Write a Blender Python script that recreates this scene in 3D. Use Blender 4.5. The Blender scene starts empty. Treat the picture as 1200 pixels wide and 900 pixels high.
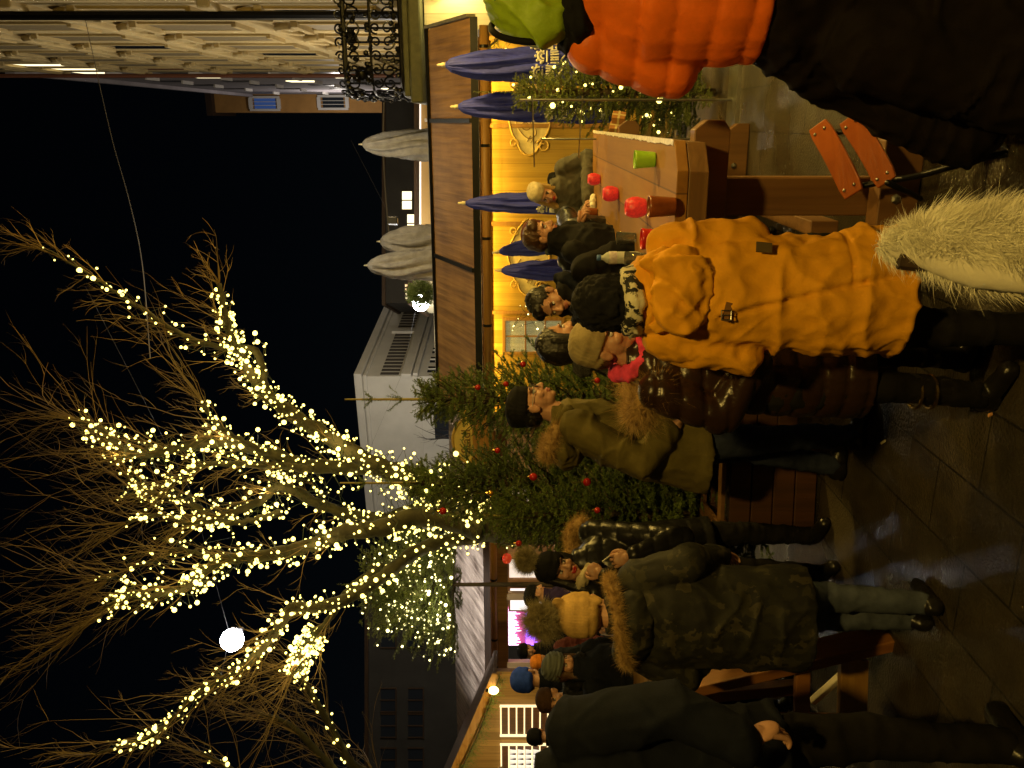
import bpy, math, random
import numpy as np
from mathutils import Vector, Matrix, Euler
random.seed(7)
RNG = np.random.default_rng(7)
FPX, HC = 970.0, 1.7
TH = math.radians(17.56)
CT, ST = math.cos(TH), math.sin(TH)
scene = bpy.context.scene
COL = scene.collection

def P(px, py, d):
    """photo pixel + distance -> world point (photo is a portrait lying on its side)"""
    return Vector(((450.0 - py) / FPX * d, d, HC - (px - 612.0) / FPX * d))
def S(s, t, z=0.0):
    """stall frame: s along the stall fronts (to the right), t away from the photographer"""
    return Vector((s * CT + t * ST, -s * ST + t * CT, z))

# ------------------------------------------------------------------ materials
def sock(n, *names):
    for k in names:
        if k in n.inputs: return n.inputs[k]
_M = {}
def mat(name, color, rough=0.6, metal=0.0, noise=0.0, nscale=8.0, bump=0.0, bscale=60.0, stretch=(1, 1, 1),
        emit=None, estr=0.0, trans=0.0, alpha=1.0, color2=None, sheen=0.0, coat=0.0, spec=None, sample=True, coords='Object', bdist=.006):
    if name in _M: return _M[name]
    m = bpy.data.materials.new(name); m.use_nodes = True
    nt = m.node_tree; N = nt.nodes; L = nt.links
    b = N['Principled BSDF']
    b.inputs['Base Color'].default_value = (*color, 1)
    b.inputs['Roughness'].default_value = rough
    b.inputs['Metallic'].default_value = metal
    if spec is not None: b.inputs['Specular IOR Level'].default_value = spec
    if trans: b.inputs['Transmission Weight'].default_value = trans
    if sheen: b.inputs['Sheen Weight'].default_value = sheen; b.inputs['Sheen Roughness'].default_value = .4
    if coat: b.inputs['Coat Weight'].default_value = coat; b.inputs['Coat Roughness'].default_value = .15
    if emit: b.inputs['Emission Color'].default_value = (*emit, 1); b.inputs['Emission Strength'].default_value = estr
    if not sample: m.cycles.emission_sampling = 'NONE'
    if noise or bump or color2:
        tc = N.new('ShaderNodeTexCoord'); mp = N.new('ShaderNodeMapping')
        L.new(tc.outputs[coords], mp.inputs['Vector']); mp.inputs['Scale'].default_value = stretch
    if noise or color2:
        nz = N.new('ShaderNodeTexNoise'); nz.inputs['Scale'].default_value = nscale; nz.inputs['Detail'].default_value = 6
        nz.inputs['Roughness'].default_value = .62
        L.new(mp.outputs[0], nz.inputs['Vector'])
        cr = N.new('ShaderNodeValToRGB'); L.new(nz.outputs[0], cr.inputs[0])
        c2 = color2 or tuple(c * (1 - noise) for c in color)
        c1 = color if color2 else tuple(min(1, c * (1 + noise * .6)) for c in color)
        cr.color_ramp.elements[0].position = .36; cr.color_ramp.elements[1].position = .66
        cr.color_ramp.elements[0].color = (*c2, 1); cr.color_ramp.elements[1].color = (*c1, 1)
        L.new(cr.outputs[0], b.inputs['Base Color'])
    if bump:
        n2 = N.new('ShaderNodeTexNoise'); n2.inputs['Scale'].default_value = bscale; n2.inputs['Detail'].default_value = 5
        L.new(mp.outputs[0], n2.inputs['Vector'])
        bp = N.new('ShaderNodeBump'); bp.inputs['Strength'].default_value = min(1, bump); bp.inputs['Distance'].default_value = bdist
        L.new(n2.outputs[0], bp.inputs['Height']); L.new(bp.outputs[0], b.inputs['Normal'])
    _M[name] = m
    return m

def wood(name, c1, c2, axis='Z', scale=1.0, rough=.55, boards=0.0, board_axis='X', coat=0.0):
    """grained wood; `boards` > 0 adds board joints that far apart"""
    if name in _M: return _M[name]
    m = bpy.data.materials.new(name); m.use_nodes = True
    nt = m.node_tree; N = nt.nodes; L = nt.links; b = N['Principled BSDF']
    b.inputs['Roughness'].default_value = rough
    if coat: b.inputs['Coat Weight'].default_value = coat; b.inputs['Coat Roughness'].default_value = .25
    tc = N.new('ShaderNodeTexCoord'); mp = N.new('ShaderNodeMapping'); L.new(tc.outputs['Object'], mp.inputs[0])
    st = {'X': (.6, 14, 14), 'Y': (14, .6, 14), 'Z': (14, 14, .6)}[axis]
    mp.inputs['Scale'].default_value = tuple(v * scale for v in st)
    nz = N.new('ShaderNodeTexNoise'); nz.inputs['Scale'].default_value = 1.6; nz.inputs['Detail'].default_value = 8; nz.inputs['Distortion'].default_value = .6
    L.new(mp.outputs[0], nz.inputs['Vector'])
    big = N.new('ShaderNodeTexNoise'); big.inputs['Scale'].default_value = 1.3; L.new(tc.outputs['Object'], big.inputs['Vector'])
    cr = N.new('ShaderNodeValToRGB'); L.new(nz.outputs[0], cr.inputs[0])
    cr.color_ramp.elements[0].position = .33; cr.color_ramp.elements[1].position = .68
    cr.color_ramp.elements[0].color = (*c2, 1); cr.color_ramp.elements[1].color = (*c1, 1)
    mx = N.new('ShaderNodeMix'); mx.data_type = 'RGBA'; mx.blend_type = 'MULTIPLY'; mx.inputs[0].default_value = .45
    L.new(cr.outputs[0], mx.inputs[6]); L.new(big.outputs[0], mx.inputs[7])
    out = mx.outputs[2]; hsrc = nz.outputs[0]
    if boards:
        sp = N.new('ShaderNodeSeparateXYZ'); L.new(tc.outputs['Object'], sp.inputs[0])
        mm = N.new('ShaderNodeMath'); mm.operation = 'DIVIDE'; L.new(sp.outputs[board_axis], mm.inputs[0]); mm.inputs[1].default_value = boards
        fr = N.new('ShaderNodeMath'); fr.operation = 'FRACT'; L.new(mm.outputs[0], fr.inputs[0])
        lt = N.new('ShaderNodeMath'); lt.operation = 'LESS_THAN'; L.new(fr.outputs[0], lt.inputs[0]); lt.inputs[1].default_value = .035
        fl = N.new('ShaderNodeMath'); fl.operation = 'FLOOR'; L.new(mm.outputs[0], fl.inputs[0])
        wn = N.new('ShaderNodeTexWhiteNoise'); wn.noise_dimensions = '1D'; L.new(fl.outputs[0], wn.inputs['W'])
        mr = N.new('ShaderNodeMapRange'); mr.inputs['To Min'].default_value = .72; mr.inputs['To Max'].default_value = 1.12; L.new(wn.outputs[0], mr.inputs[0])
        m2 = N.new('ShaderNodeVectorMath'); m2.operation = 'SCALE'; L.new(out, m2.inputs[0]); L.new(mr.outputs[0], m2.inputs['Scale'])
        m3 = N.new('ShaderNodeMix'); m3.data_type = 'RGBA'; L.new(lt.outputs[0], m3.inputs[0]); L.new(m2.outputs[0], m3.inputs[6])
        m3.inputs[7].default_value = (*[c * .35 for c in c2], 1)
        out = m3.outputs[2]
    L.new(out, b.inputs['Base Color'])
    bp = N.new('ShaderNodeBump'); bp.inputs['Strength'].default_value = .35; bp.inputs['Distance'].default_value = .006
    L.new(hsrc, bp.inputs['Height']); L.new(bp.outputs[0], b.inputs['Normal'])
    _M[name] = m
    return m

# ------------------------------------------------------------------ scene helpers
def tag(o, label=None, cat=None, group=None, kind=None):
    if label: o['label'] = label
    if cat: o['category'] = cat
    if group: o['group'] = group
    if kind: o['kind'] = kind
    return o
def empty(name, loc=(0, 0, 0), rz=0.0, label=None, cat=None, group=None):
    o = bpy.data.objects.new(name, None); COL.objects.link(o); o.location = loc; o.rotation_euler.z = rz
    o.empty_display_size = .1
    return tag(o, label, cat, group)
def finish(name, me, mats, parent=None, smooth=False, bevel=0.0):
    ob = bpy.data.objects.new(name, me); COL.objects.link(ob)
    for m in (mats if isinstance(mats, (list, tuple)) else [mats]): me.materials.append(m)
    if smooth:
        me.polygons.foreach_set('use_smooth', [True] * len(me.polygons))
    if bevel:
        bv = ob.modifiers.new('bevel', 'BEVEL'); bv.width = bevel; bv.segments = 2; bv.limit_method = 'ANGLE'
    if parent is not None: ob.parent = parent
    return ob
class MB:
    """collects boxes, bars, tubes, lathes; build() links them as ONE mesh object"""
    def __init__(s): s.v = []; s.f = []; s.mi = []
    def add(s, V, F, mi=0):
        k = len(s.v); s.v.extend([tuple(p) for p in V]); s.f.extend([tuple(i + k for i in f) for f in F]); s.mi.extend([mi] * len(F)); return s
    def box(s, c, size, rot=None, mi=0, taper=1.0):
        x, y, z = [q / 2 for q in size]
        pts = [Vector((sx * x * (taper if sz > 0 else 1), sy * y * (taper if sz > 0 else 1), sz * z)) for sz in (-1, 1) for sy in (-1, 1) for sx in (-1, 1)]
        R = rot if isinstance(rot, Matrix) else (Euler(rot).to_matrix() if rot is not None else Matrix.Identity(3))
        pts = [R @ p + Vector(c) for p in pts]
        return s.add(pts, [(0, 2, 3, 1), (4, 5, 7, 6), (0, 1, 5, 4), (2, 6, 7, 3), (0, 4, 6, 2), (1, 3, 7, 5)], mi)
    def hexa(s, pts, mi=0):
        return s.add(pts, [(0, 3, 2, 1), (4, 5, 6, 7), (0, 1, 5, 4), (1, 2, 6, 5), (2, 3, 7, 6), (3, 0, 4, 7)], mi)
    def prism(s, poly, z0, z1, M=None, mi=0):
        n = len(poly); M = M or Matrix.Identity(4)
        pts = [M @ Vector((x, y, z0)) for x, y in poly] + [M @ Vector((x, y, z1)) for x, y in poly]
        F = [tuple(range(n - 1, -1, -1)), tuple(range(n, 2 * n))] + [(i, (i + 1) % n, n + (i + 1) % n, n + i) for i in range(n)]
        return s.add(pts, F, mi)
    def tube(s, pts, rad, n=8, mi=0, caps=True):
        pts = [Vector(p) for p in pts]; m = len(pts)
        if not hasattr(rad, '__len__'): rad = [rad] * m
        V = []; prev = None
        for i, p in enumerate(pts):
            t = (pts[min(i + 1, m - 1)] - pts[max(i - 1, 0)]); t = t.normalized() if t.length > 1e-9 else Vector((0, 0, 1))
            if prev is None:
                a = t.orthogonal().normalized()
            else:
                a = prev - t * prev.dot(t); a = a.normalized() if a.length > 1e-6 else t.orthogonal().normalized()
            prev = a; b = t.cross(a)
            for k in range(n):
                q = 2 * math.pi * k / n
                V.append(p + (a * math.cos(q) + b * math.sin(q)) * rad[i])
        F = [(i * n + k, i * n + (k + 1) % n, (i + 1) * n + (k + 1) % n, (i + 1) * n + k) for i in range(m - 1) for k in range(n)]
        if caps and n > 2: F += [tuple(range(n - 1, -1, -1)), tuple((m - 1) * n + k for k in range(n))]
        return s.add(V, F, mi)
    def lathe(s, prof, c=(0, 0, 0), n=24, M=None, mi=0, fold=None, caps=True):
        V = []; m = len(prof)
        for j, (r, z) in enumerate(prof):
            for k in range(n):
                q = 2 * math.pi * k / n
                rr = r * (fold(q, z) if fold else 1)
                p = Vector((rr * math.cos(q), rr * math.sin(q), z))
                V.append((M @ p if M else p) + Vector(c))
        F = [(i * n + k, i * n + (k + 1) % n, (i + 1) * n + (k + 1) % n, (i + 1) * n + k) for i in range(m - 1) for k in range(n)]
        if caps: F += [tuple(range(n - 1, -1, -1)), tuple((m - 1) * n + k for k in range(n))]
        return s.add(V, F, mi)
    def build(s, name, mats, parent=None, smooth=False, bevel=0.0):
        me = bpy.data.meshes.new(name); me.from_pydata(s.v, [], s.f)
        if isinstance(mats, (list, tuple)) and len(mats) > 1: me.polygons.foreach_set('material_index', s.mi)
        me.update()
        return finish(name, me, mats, parent, smooth, bevel)
def np_mesh(name, V, F, mats, parent=None, smooth=False, mi=None):
    me = bpy.data.meshes.new(name)
    V = np.asarray(V, dtype=np.float32); F = np.asarray(F, dtype=np.int32)
    k = F.shape[1]
    me.vertices.add(len(V)); me.vertices.foreach_set('co', V.ravel())
    me.loops.add(F.size); me.loops.foreach_set('vertex_index', F.ravel())
    me.polygons.add(len(F)); me.polygons.foreach_set('loop_start', np.arange(0, F.size, k, dtype=np.int32))
    me.polygons.foreach_set('loop_total', np.full(len(F), k, dtype=np.int32))
    if mi is not None: me.polygons.foreach_set('material_index', np.asarray(mi, dtype=np.int32))
    me.update(calc_edges=True); me.validate()
    return finish(name, me, mats, parent, smooth)
def spline(pts, k=6):
    pts = [Vector(p) for p in pts]
    if len(pts) < 3: return [pts[0].lerp(pts[-1], i / k) for i in range(k + 1)]
    q = [pts[0] * 2 - pts[1]] + pts + [pts[-1] * 2 - pts[-2]]; out = []
    for i in range(1, len(q) - 2):
        a, b, c, d = q[i - 1:i + 3]
        for j in range(k):
            t = j / k
            out.append(.5 * ((2 * b) + (c - a) * t + (2 * a - 5 * b + 4 * c - d) * t * t + (3 * b - a - 3 * c + d) * t ** 3))
    out.append(pts[-1]); return out
def copy_tree(o, parent=None):
    c = o.copy(); COL.objects.link(c)
    if parent is not None: c.parent = parent
    for ch in list(o.children): copy_tree(ch, c)
    return c
def text_mesh(name, txt, size, M, m, parent=None, ext=.004):
    cu = bpy.data.curves.new('writing', 'FONT'); cu.body = txt; cu.size = size; cu.extrude = ext; cu.align_x = 'CENTER'; cu.align_y = 'CENTER'
    ob = bpy.data.objects.new('writing', cu); COL.objects.link(ob)
    dg = bpy.context.evaluated_depsgraph_get()
    me = bpy.data.meshes.new_from_object(ob.evaluated_get(dg)); bpy.data.objects.remove(ob)
    me.transform(M); me.materials.clear()
    return finish(name, me, m, parent)

# ------------------------------------------------------------------ noise + organic surfaces
_tab = RNG.random((32, 32, 32)).astype(np.float32)
def vnoise(X):
    X = np.asarray(X); I = np.floor(X).astype(int); f = X - I; f = f * f * (3 - 2 * f); I &= 31; J = (I + 1) & 31
    r = 0
    for a in (0, 1):
        for b in (0, 1):
            for c in (0, 1):
                w = (f[:, 0] if a else 1 - f[:, 0]) * (f[:, 1] if b else 1 - f[:, 1]) * (f[:, 2] if c else 1 - f[:, 2])
                r = r + w * _tab[(J if a else I)[:, 0], (J if b else I)[:, 1], (J if c else I)[:, 2]]
    return r * 2 - 1
def ridged(X): return 1 - np.abs(vnoise(X)) * 2

def pr_caps(p0, r0, p1, r1, n=14, sx=1.0, ax=None, m=4):
    """tapered capsule, optionally flattened by sx along axis ax"""
    p0 = np.array(p0, float); p1 = np.array(p1, float); d = p1 - p0; L = np.linalg.norm(d); t = d / max(L, 1e-9)
    ref = np.array(ax if ax is not None else ((1, 0, 0) if abs(t[0]) < .8 else (0, 1, 0)), float)
    a = ref - t * ref.dot(t); a /= np.linalg.norm(a); b = np.cross(t, a)
    rings = []
    for i in range(m): q = math.pi / 2 * (i + .35) / m; rings.append((p0 - t * r0 * math.cos(q), r0 * math.sin(q)))
    rings.append((p0, r0)); rings.append((p1, r1))
    for i in range(m - 1, -1, -1): q = math.pi / 2 * (i + .35) / m; rings.append((p1 + t * r1 * math.cos(q), r1 * math.sin(q)))
    return _rings([(c, r * sx, r) for c, r in rings], a, b, n)
def _rings(rings, a, b, n):
    q = np.arange(n) * 2 * math.pi / n
    V = np.concatenate([c + np.outer(np.cos(q) * ra, a) + np.outer(np.sin(q) * rb, b) for c, ra, rb in rings])
    m = len(rings)
    F = [(i * n + k, i * n + (k + 1) % n, (i + 1) * n + (k + 1) % n, (i + 1) * n + k) for i in range(m - 1) for k in range(n)]
    F += [tuple(range(n - 1, -1, -1)), tuple((m - 1) * n + k for k in range(n))]
    return V, F
def pr_loft(levels, n=20):
    """levels: (cx, cy, z, rx, ry)"""
    return _rings([(np.array((cx, cy, z), float), rx, ry) for cx, cy, z, rx, ry in levels], np.array((1., 0, 0)), np.array((0, 1., 0)), n)
def pr_ell(c, r, rot=None, n=16, m=10):
    r = (r, r, r) if not hasattr(r, '__len__') else r
    V = []; F = []
    for i in range(m):
        th = math.pi * (i + .5) / m
        for k in range(n):
            q = 2 * math.pi * k / n
            V.append((r[0] * math.sin(th) * math.cos(q), r[1] * math.sin(th) * math.sin(q), -r[2] * math.cos(th)))
    V = np.array(V)
    if rot is not None: V = V @ np.array(Euler(rot).to_matrix()).T
    V = V + np.array(c)
    F = [(i * n + k, i * n + (k + 1) % n, (i + 1) * n + (k + 1) % n, (i + 1) * n + k) for i in range(m - 1) for k in range(n)]
    F += [tuple(range(n - 1, -1, -1)), tuple((m - 1) * n + k for k in range(n))]
    return V, F
def remesh(prims, voxel, it=3):
    V = []; F = []
    for v, f in prims:
        k = len(V); V.extend(map(tuple, v)); F.extend([tuple(i + k for i in ff) for ff in f])
    me = bpy.data.meshes.new('tmp'); me.from_pydata(V, [], F); ob = bpy.data.objects.new('tmp', me); COL.objects.link(ob)
    md = ob.modifiers.new('r', 'REMESH'); md.mode = 'VOXEL'; md.voxel_size = voxel
    if it: sm = ob.modifiers.new('s', 'SMOOTH'); sm.factor = .5; sm.iterations = it
    dg = bpy.context.evaluated_depsgraph_get(); e = ob.evaluated_get(dg); m = e.to_mesh()
    nv = len(m.vertices); co = np.empty(nv * 3, np.float32); m.vertices.foreach_get('co', co)
    no = np.empty(nv * 3, np.float32); m.vertices.foreach_get('normal', no)
    nf = len(m.polygons); lt = np.empty(nf, np.int32); m.polygons.foreach_get('loop_total', lt)
    lv = np.empty(len(m.loops), np.int32); m.loops.foreach_get('vertex_index', lv)
    e.to_mesh_clear(); bpy.data.objects.remove(ob); bpy.data.meshes.remove(me)
    F = lv.reshape(-1, 4) if (lt == 4).all() else None
    return co.reshape(-1, 3).astype(float), F, no.reshape(-1, 3).astype(float)
def xf(M, V):
    M = np.array(M); return V @ M[:3, :3].T + M[:3, 3]
def fur(name, pts, nrm, length, width, m, parent, droop=(0, 0, 0), rnd=.5, seg=3, seed=1):
    """real hairs: tapered bent strips"""
    r = np.random.default_rng(seed); n = len(pts); pts = np.asarray(pts); nrm = np.asarray(nrm)
    d = nrm + r.normal(0, rnd, (n, 3)); d /= np.linalg.norm(d, axis=1)[:, None]
    L = length * r.uniform(.55, 1.15, n)[:, None]
    side = np.cross(d, r.normal(0, 1, (n, 3))); side /= np.linalg.norm(side, axis=1)[:, None]
    curl = r.normal(0, .35, (n, 3)) + np.asarray(droop)
    V = []; 
    for i in range(seg + 1):
        t = i / seg; c = pts + d * L * t + curl * L * t * t; w = width * (1 - t * .93)
        V.append(c - side * w); V.append(c + side * w)
    V = np.stack(V, 1).reshape(-1, 3); k = 2 * (seg + 1)
    base = (np.arange(n) * k)[:, None]
    F = np.concatenate([base + np.array([[2 * i, 2 * i + 1, 2 * i + 3, 2 * i + 2]]) for i in range(seg)])
    return np_mesh(name, V, F, m, parent)
# ------------------------------------------------------------------ people
SKIN = mat('skin', (.50, .27, .17), .5, noise=.12, nscale=14, bump=.15, bscale=120)
LIP = mat('lips', (.40, .14, .10), .45)
EYEW = mat('eye_white', (.65, .62, .58), .2)
IRIS = mat('eye_dark', (.03, .018, .01), .15)
BROW = mat('brow_hair', (.04, .022, .012), .8)
REDLIP = mat('red_lips', (.45, .03, .03), .35)

def head_parts(hm, vox=.0055, brow=True, smile=False):
    pr = [pr_ell((0, -.014, .03), (.074, .092, .086)), pr_ell((0, .024, -.025), (.062, .066, .078)), pr_ell((0, .03, -.07), (.049, .05, .04)),
          pr_ell((0, .066, -.092), (.021, .017, .017)), pr_caps((0, .086, .004), .009, (0, .106, -.03), .0125, 10),
          pr_ell((.012, .096, -.036), .009, n=8, m=6), pr_ell((-.012, .096, -.036), .009, n=8, m=6),
          pr_ell((0, .07, .024), (.052, .019, .011)), pr_ell((.036, .058, -.03), (.025, .024, .022)), pr_ell((-.036, .058, -.03), (.025, .024, .022)),
          pr_ell((0, .084, -.061), (.025, .012, .0065)), pr_ell((0, .083, -.071), (.021, .012, .008)),
          pr_ell((.077, -.008, -.01), (.010, .019, .031), (0, .25, .25)), pr_ell((-.077, -.008, -.01), (.010, .019, .031), (0, -.25, -.25)),
          pr_caps((0, -.012, -.05), .052, (0, -.03, -.17), .056)]
    V, F, N = remesh(pr, vox, 1)
    for sx in (-1, 1):
        g = np.exp(-(((V[:, 0] - sx * .031) / .017) ** 2 + ((V[:, 2] - .003) / .012) ** 2)) * (V[:, 1] > .04)
        V[:, 1] -= .011 * g
        g = np.exp(-(((V[:, 0] - sx * .0765) / .02) ** 2 + ((V[:, 2] + .008) / .015) ** 2 + ((V[:, 1]) / .011) ** 2)); V[:, 0] -= sx * .006 * g
    g = np.exp(-((V[:, 0] / .024) ** 2 + ((V[:, 2] + .0665) / .0028) ** 2)) * (V[:, 1] > .06); V[:, 1] -= .005 * g
    c = V[F].mean(1)
    mi = np.where((np.abs(c[:, 0]) < .023) & (c[:, 2] > -.079) & (c[:, 2] < -.0555) & (c[:, 1] > .078), 1, 0)
    out = [(xf(hm, V), F, mi)]
    for sx in (-1, 1):
        v, f = pr_ell((sx * .031, .0705, .003), (.0135, .0125, .0115), n=16, m=12); f = np.array([q for q in f if len(q) == 4]); cc = v[f].mean(1)
        m2 = np.where((cc[:, 0] - sx * .031) ** 2 + (cc[:, 2] - .002) ** 2 < .0060 ** 2, 3, 2); m2 = np.where(cc[:, 2] > .0085, 4, m2)
        out.append((xf(hm, v), f, m2))
        if brow:
            v, f = pr_ell((sx * .031, .083, .026), (.017, .0055, .0035), (0, sx * .15, -sx * .35), 12, 6)
            f = np.array([q for q in f if len(q) == 4]); out.append((xf(hm, v), f, np.full(len(f), 4)))
    return out
def hand_parts(M, side=1, curl=.5, vox=.005, spread=.06, s=1.0):
    """wrist at origin, fingers along +y, back of the hand +z, thumb on the -x*side side"""
    pr = [pr_caps((0, -.03, 0), .026, (0, .02, 0), .030, 12, .9), pr_ell((0, .045, 0), (.041, .05, .0165)), pr_ell((-side * .022, .03, -.008), (.02, .033, .016))]
    V, F, N = remesh(pr, vox, 2); out = [(xf(M, V), F, np.zeros(len(F), int))]
    for i, (x, L) in enumerate(((-.029, .070), (-.0095, .080), (.0105, .074), (.029, .058))):
        p = np.array((x * side, .072, 0.)); fp = [p - np.array((0, .022, 0))]; a = -.12
        for j, q in enumerate((.46, .3, .24)):
            a -= curl * (.75 + .25 * j) + .05 * i * curl
            sp = (i - 1.5) * spread * side
            d = np.array((math.sin(sp) * math.cos(a), math.cos(a) * math.cos(sp), math.sin(a)))
            fp.append(fp[-1] + d * (L * q + (.022 if j == 0 else 0)))
        V, F = _chain(fp, (.0100, .0092, .0084, .0066)); out.append((xf(M, V), F, np.zeros(len(F), int)))
    fp = [np.array((-side * .018, .012, -.006)), np.array((-side * .043, .038, -.014)), np.array((-side * .050, .066, -.022 - .01 * curl)), np.array((-side * .042, .088, -.03 - .02 * curl))]
    V, F = _chain(fp, (.014, .012, .0105, .008)); out.append((xf(M, V), F, np.zeros(len(F), int)))
    return out
def _chain(fp, rr, n=8):
    pts = spline([tuple(p) for p in fp], 3); m = len(pts); rad = np.interp(np.linspace(0, 1, m), np.linspace(0, 1, len(rr)), rr)
    V = []; prev = None
    tip = pts[-1] + (pts[-1] - pts[-2]).normalized() * rr[-1] * .8; pts = pts + [tip]; rad = list(rad) + [rr[-1] * .35]
    for i, p in enumerate(pts):
        t = (pts[min(i + 1, len(pts) - 1)] - pts[max(i - 1, 0)]).normalized()
        a = t.orthogonal().normalized() if prev is None else (prev - t * prev.dot(t)).normalized(); prev = a; b = t.cross(a)
        V += [tuple(p + (a * math.cos(2 * math.pi * k / n) + b * math.sin(2 * math.pi * k / n)) * rad[i]) for k in range(n)]
    F = [(i * n + k, i * n + (k + 1) % n, (i + 1) * n + (k + 1) % n, (i + 1) * n + k) for i in range(len(pts) - 1) for k in range(n)]
    return np.array(V), np.array(F)
def join_parts(name, parts, mats, parent):
    Vs = []; Fs = []; Ms = []; k = 0
    for V, F, mi in parts: Vs.append(V); Fs.append(F + k); Ms.append(mi); k += len(V)
    return np_mesh(name, np.concatenate(Vs), np.concatenate(Fs), mats, parent, True, np.concatenate(Ms))
def surf(name, prims, vox, it, m, parent, disp=None, Mx=None, cut=None):
    V, F, N = remesh(prims, vox, it)
    if disp is not None: V = V + N * disp(V, N)[:, None]
    if cut is not None:
        c = V[F].mean(1); F = F[cut(c)]
    if Mx is not None: V = xf(Mx, V)
    return np_mesh(name, V, F, m, parent, True)
def wrinkles(amp=.008, sc=9, seed=0, zs=1.6):
    """cloth: long folds with soft crests plus small creases"""
    def f(V, N):
        W = V + vnoise(V * 5 + seed)[:, None] * .06
        a = np.clip(ridged(W * np.array((sc * .6, sc * .6, sc * zs)) + seed), 0, 1) ** 2.2 * 1.1 - .25
        b = ridged((W @ np.array([[.8, 0, .6], [0, 1, 0], [-.6, 0, .8]])) * np.array((sc * 1.4, sc * 1.4, sc * .7)) + seed * 3 + 7); b = np.clip(b, 0, 1) ** 2 * .8 - .2
        return amp * (a + b + .25 * vnoise(V * sc * 4 + seed))
    return f
def quilt(pitch=.085, depth=.014, seed=0, amp=.005, axis=None, ph=0.0):
    def f(V, N):
        z = V[:, 2] + .012 * vnoise(V * 4 + seed) + ph
        q = np.abs(np.sin(math.pi * z / pitch)) ** .45
        return depth * (q - .75) + amp * (np.clip(ridged(V * np.array((26, 26, 8)) + vnoise(V * 9)[:, None]), 0, 1) ** 2 - .3) * (1.15 - q)
    return f
def cloth_fn(k, seed):
    if not k: return wrinkles(.011, 8, seed)
    if k[0] == 'quilt': return quilt(k[1], k[2], seed)
    return wrinkles(k[1], k[2], seed)
def hm_of(head, c):
    """head=(yaw, pitch, roll) degrees; pitch>0 looks down"""
    y, p, r = [math.radians(v) for v in head]
    return Matrix.Translation(c) @ Matrix.Rotation(y, 4, 'Z') @ Matrix.Rotation(-p, 4, 'X') @ Matrix.Rotation(r, 4, 'Y')
def pose_arm(sh, el, wr, r0, r1, r2): return [pr_caps(sh, r0, el, r1, 14), pr_caps(el, r1, wr, r2, 14)]
def hand_M(el, wr, up=(0, 0, 1), bend=None):
    y = Vector(bend).normalized() if bend else (Vector(wr) - Vector(el)).normalized()
    z = Vector(up) - y * Vector(up).dot(y); z = z.normalized() if z.length > 1e-3 else y.orthogonal(); x = y.cross(z)
    M = Matrix((x, y, z)).transposed().to_4x4(); M.translation = Vector(wr) + y * .035
    return M
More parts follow.
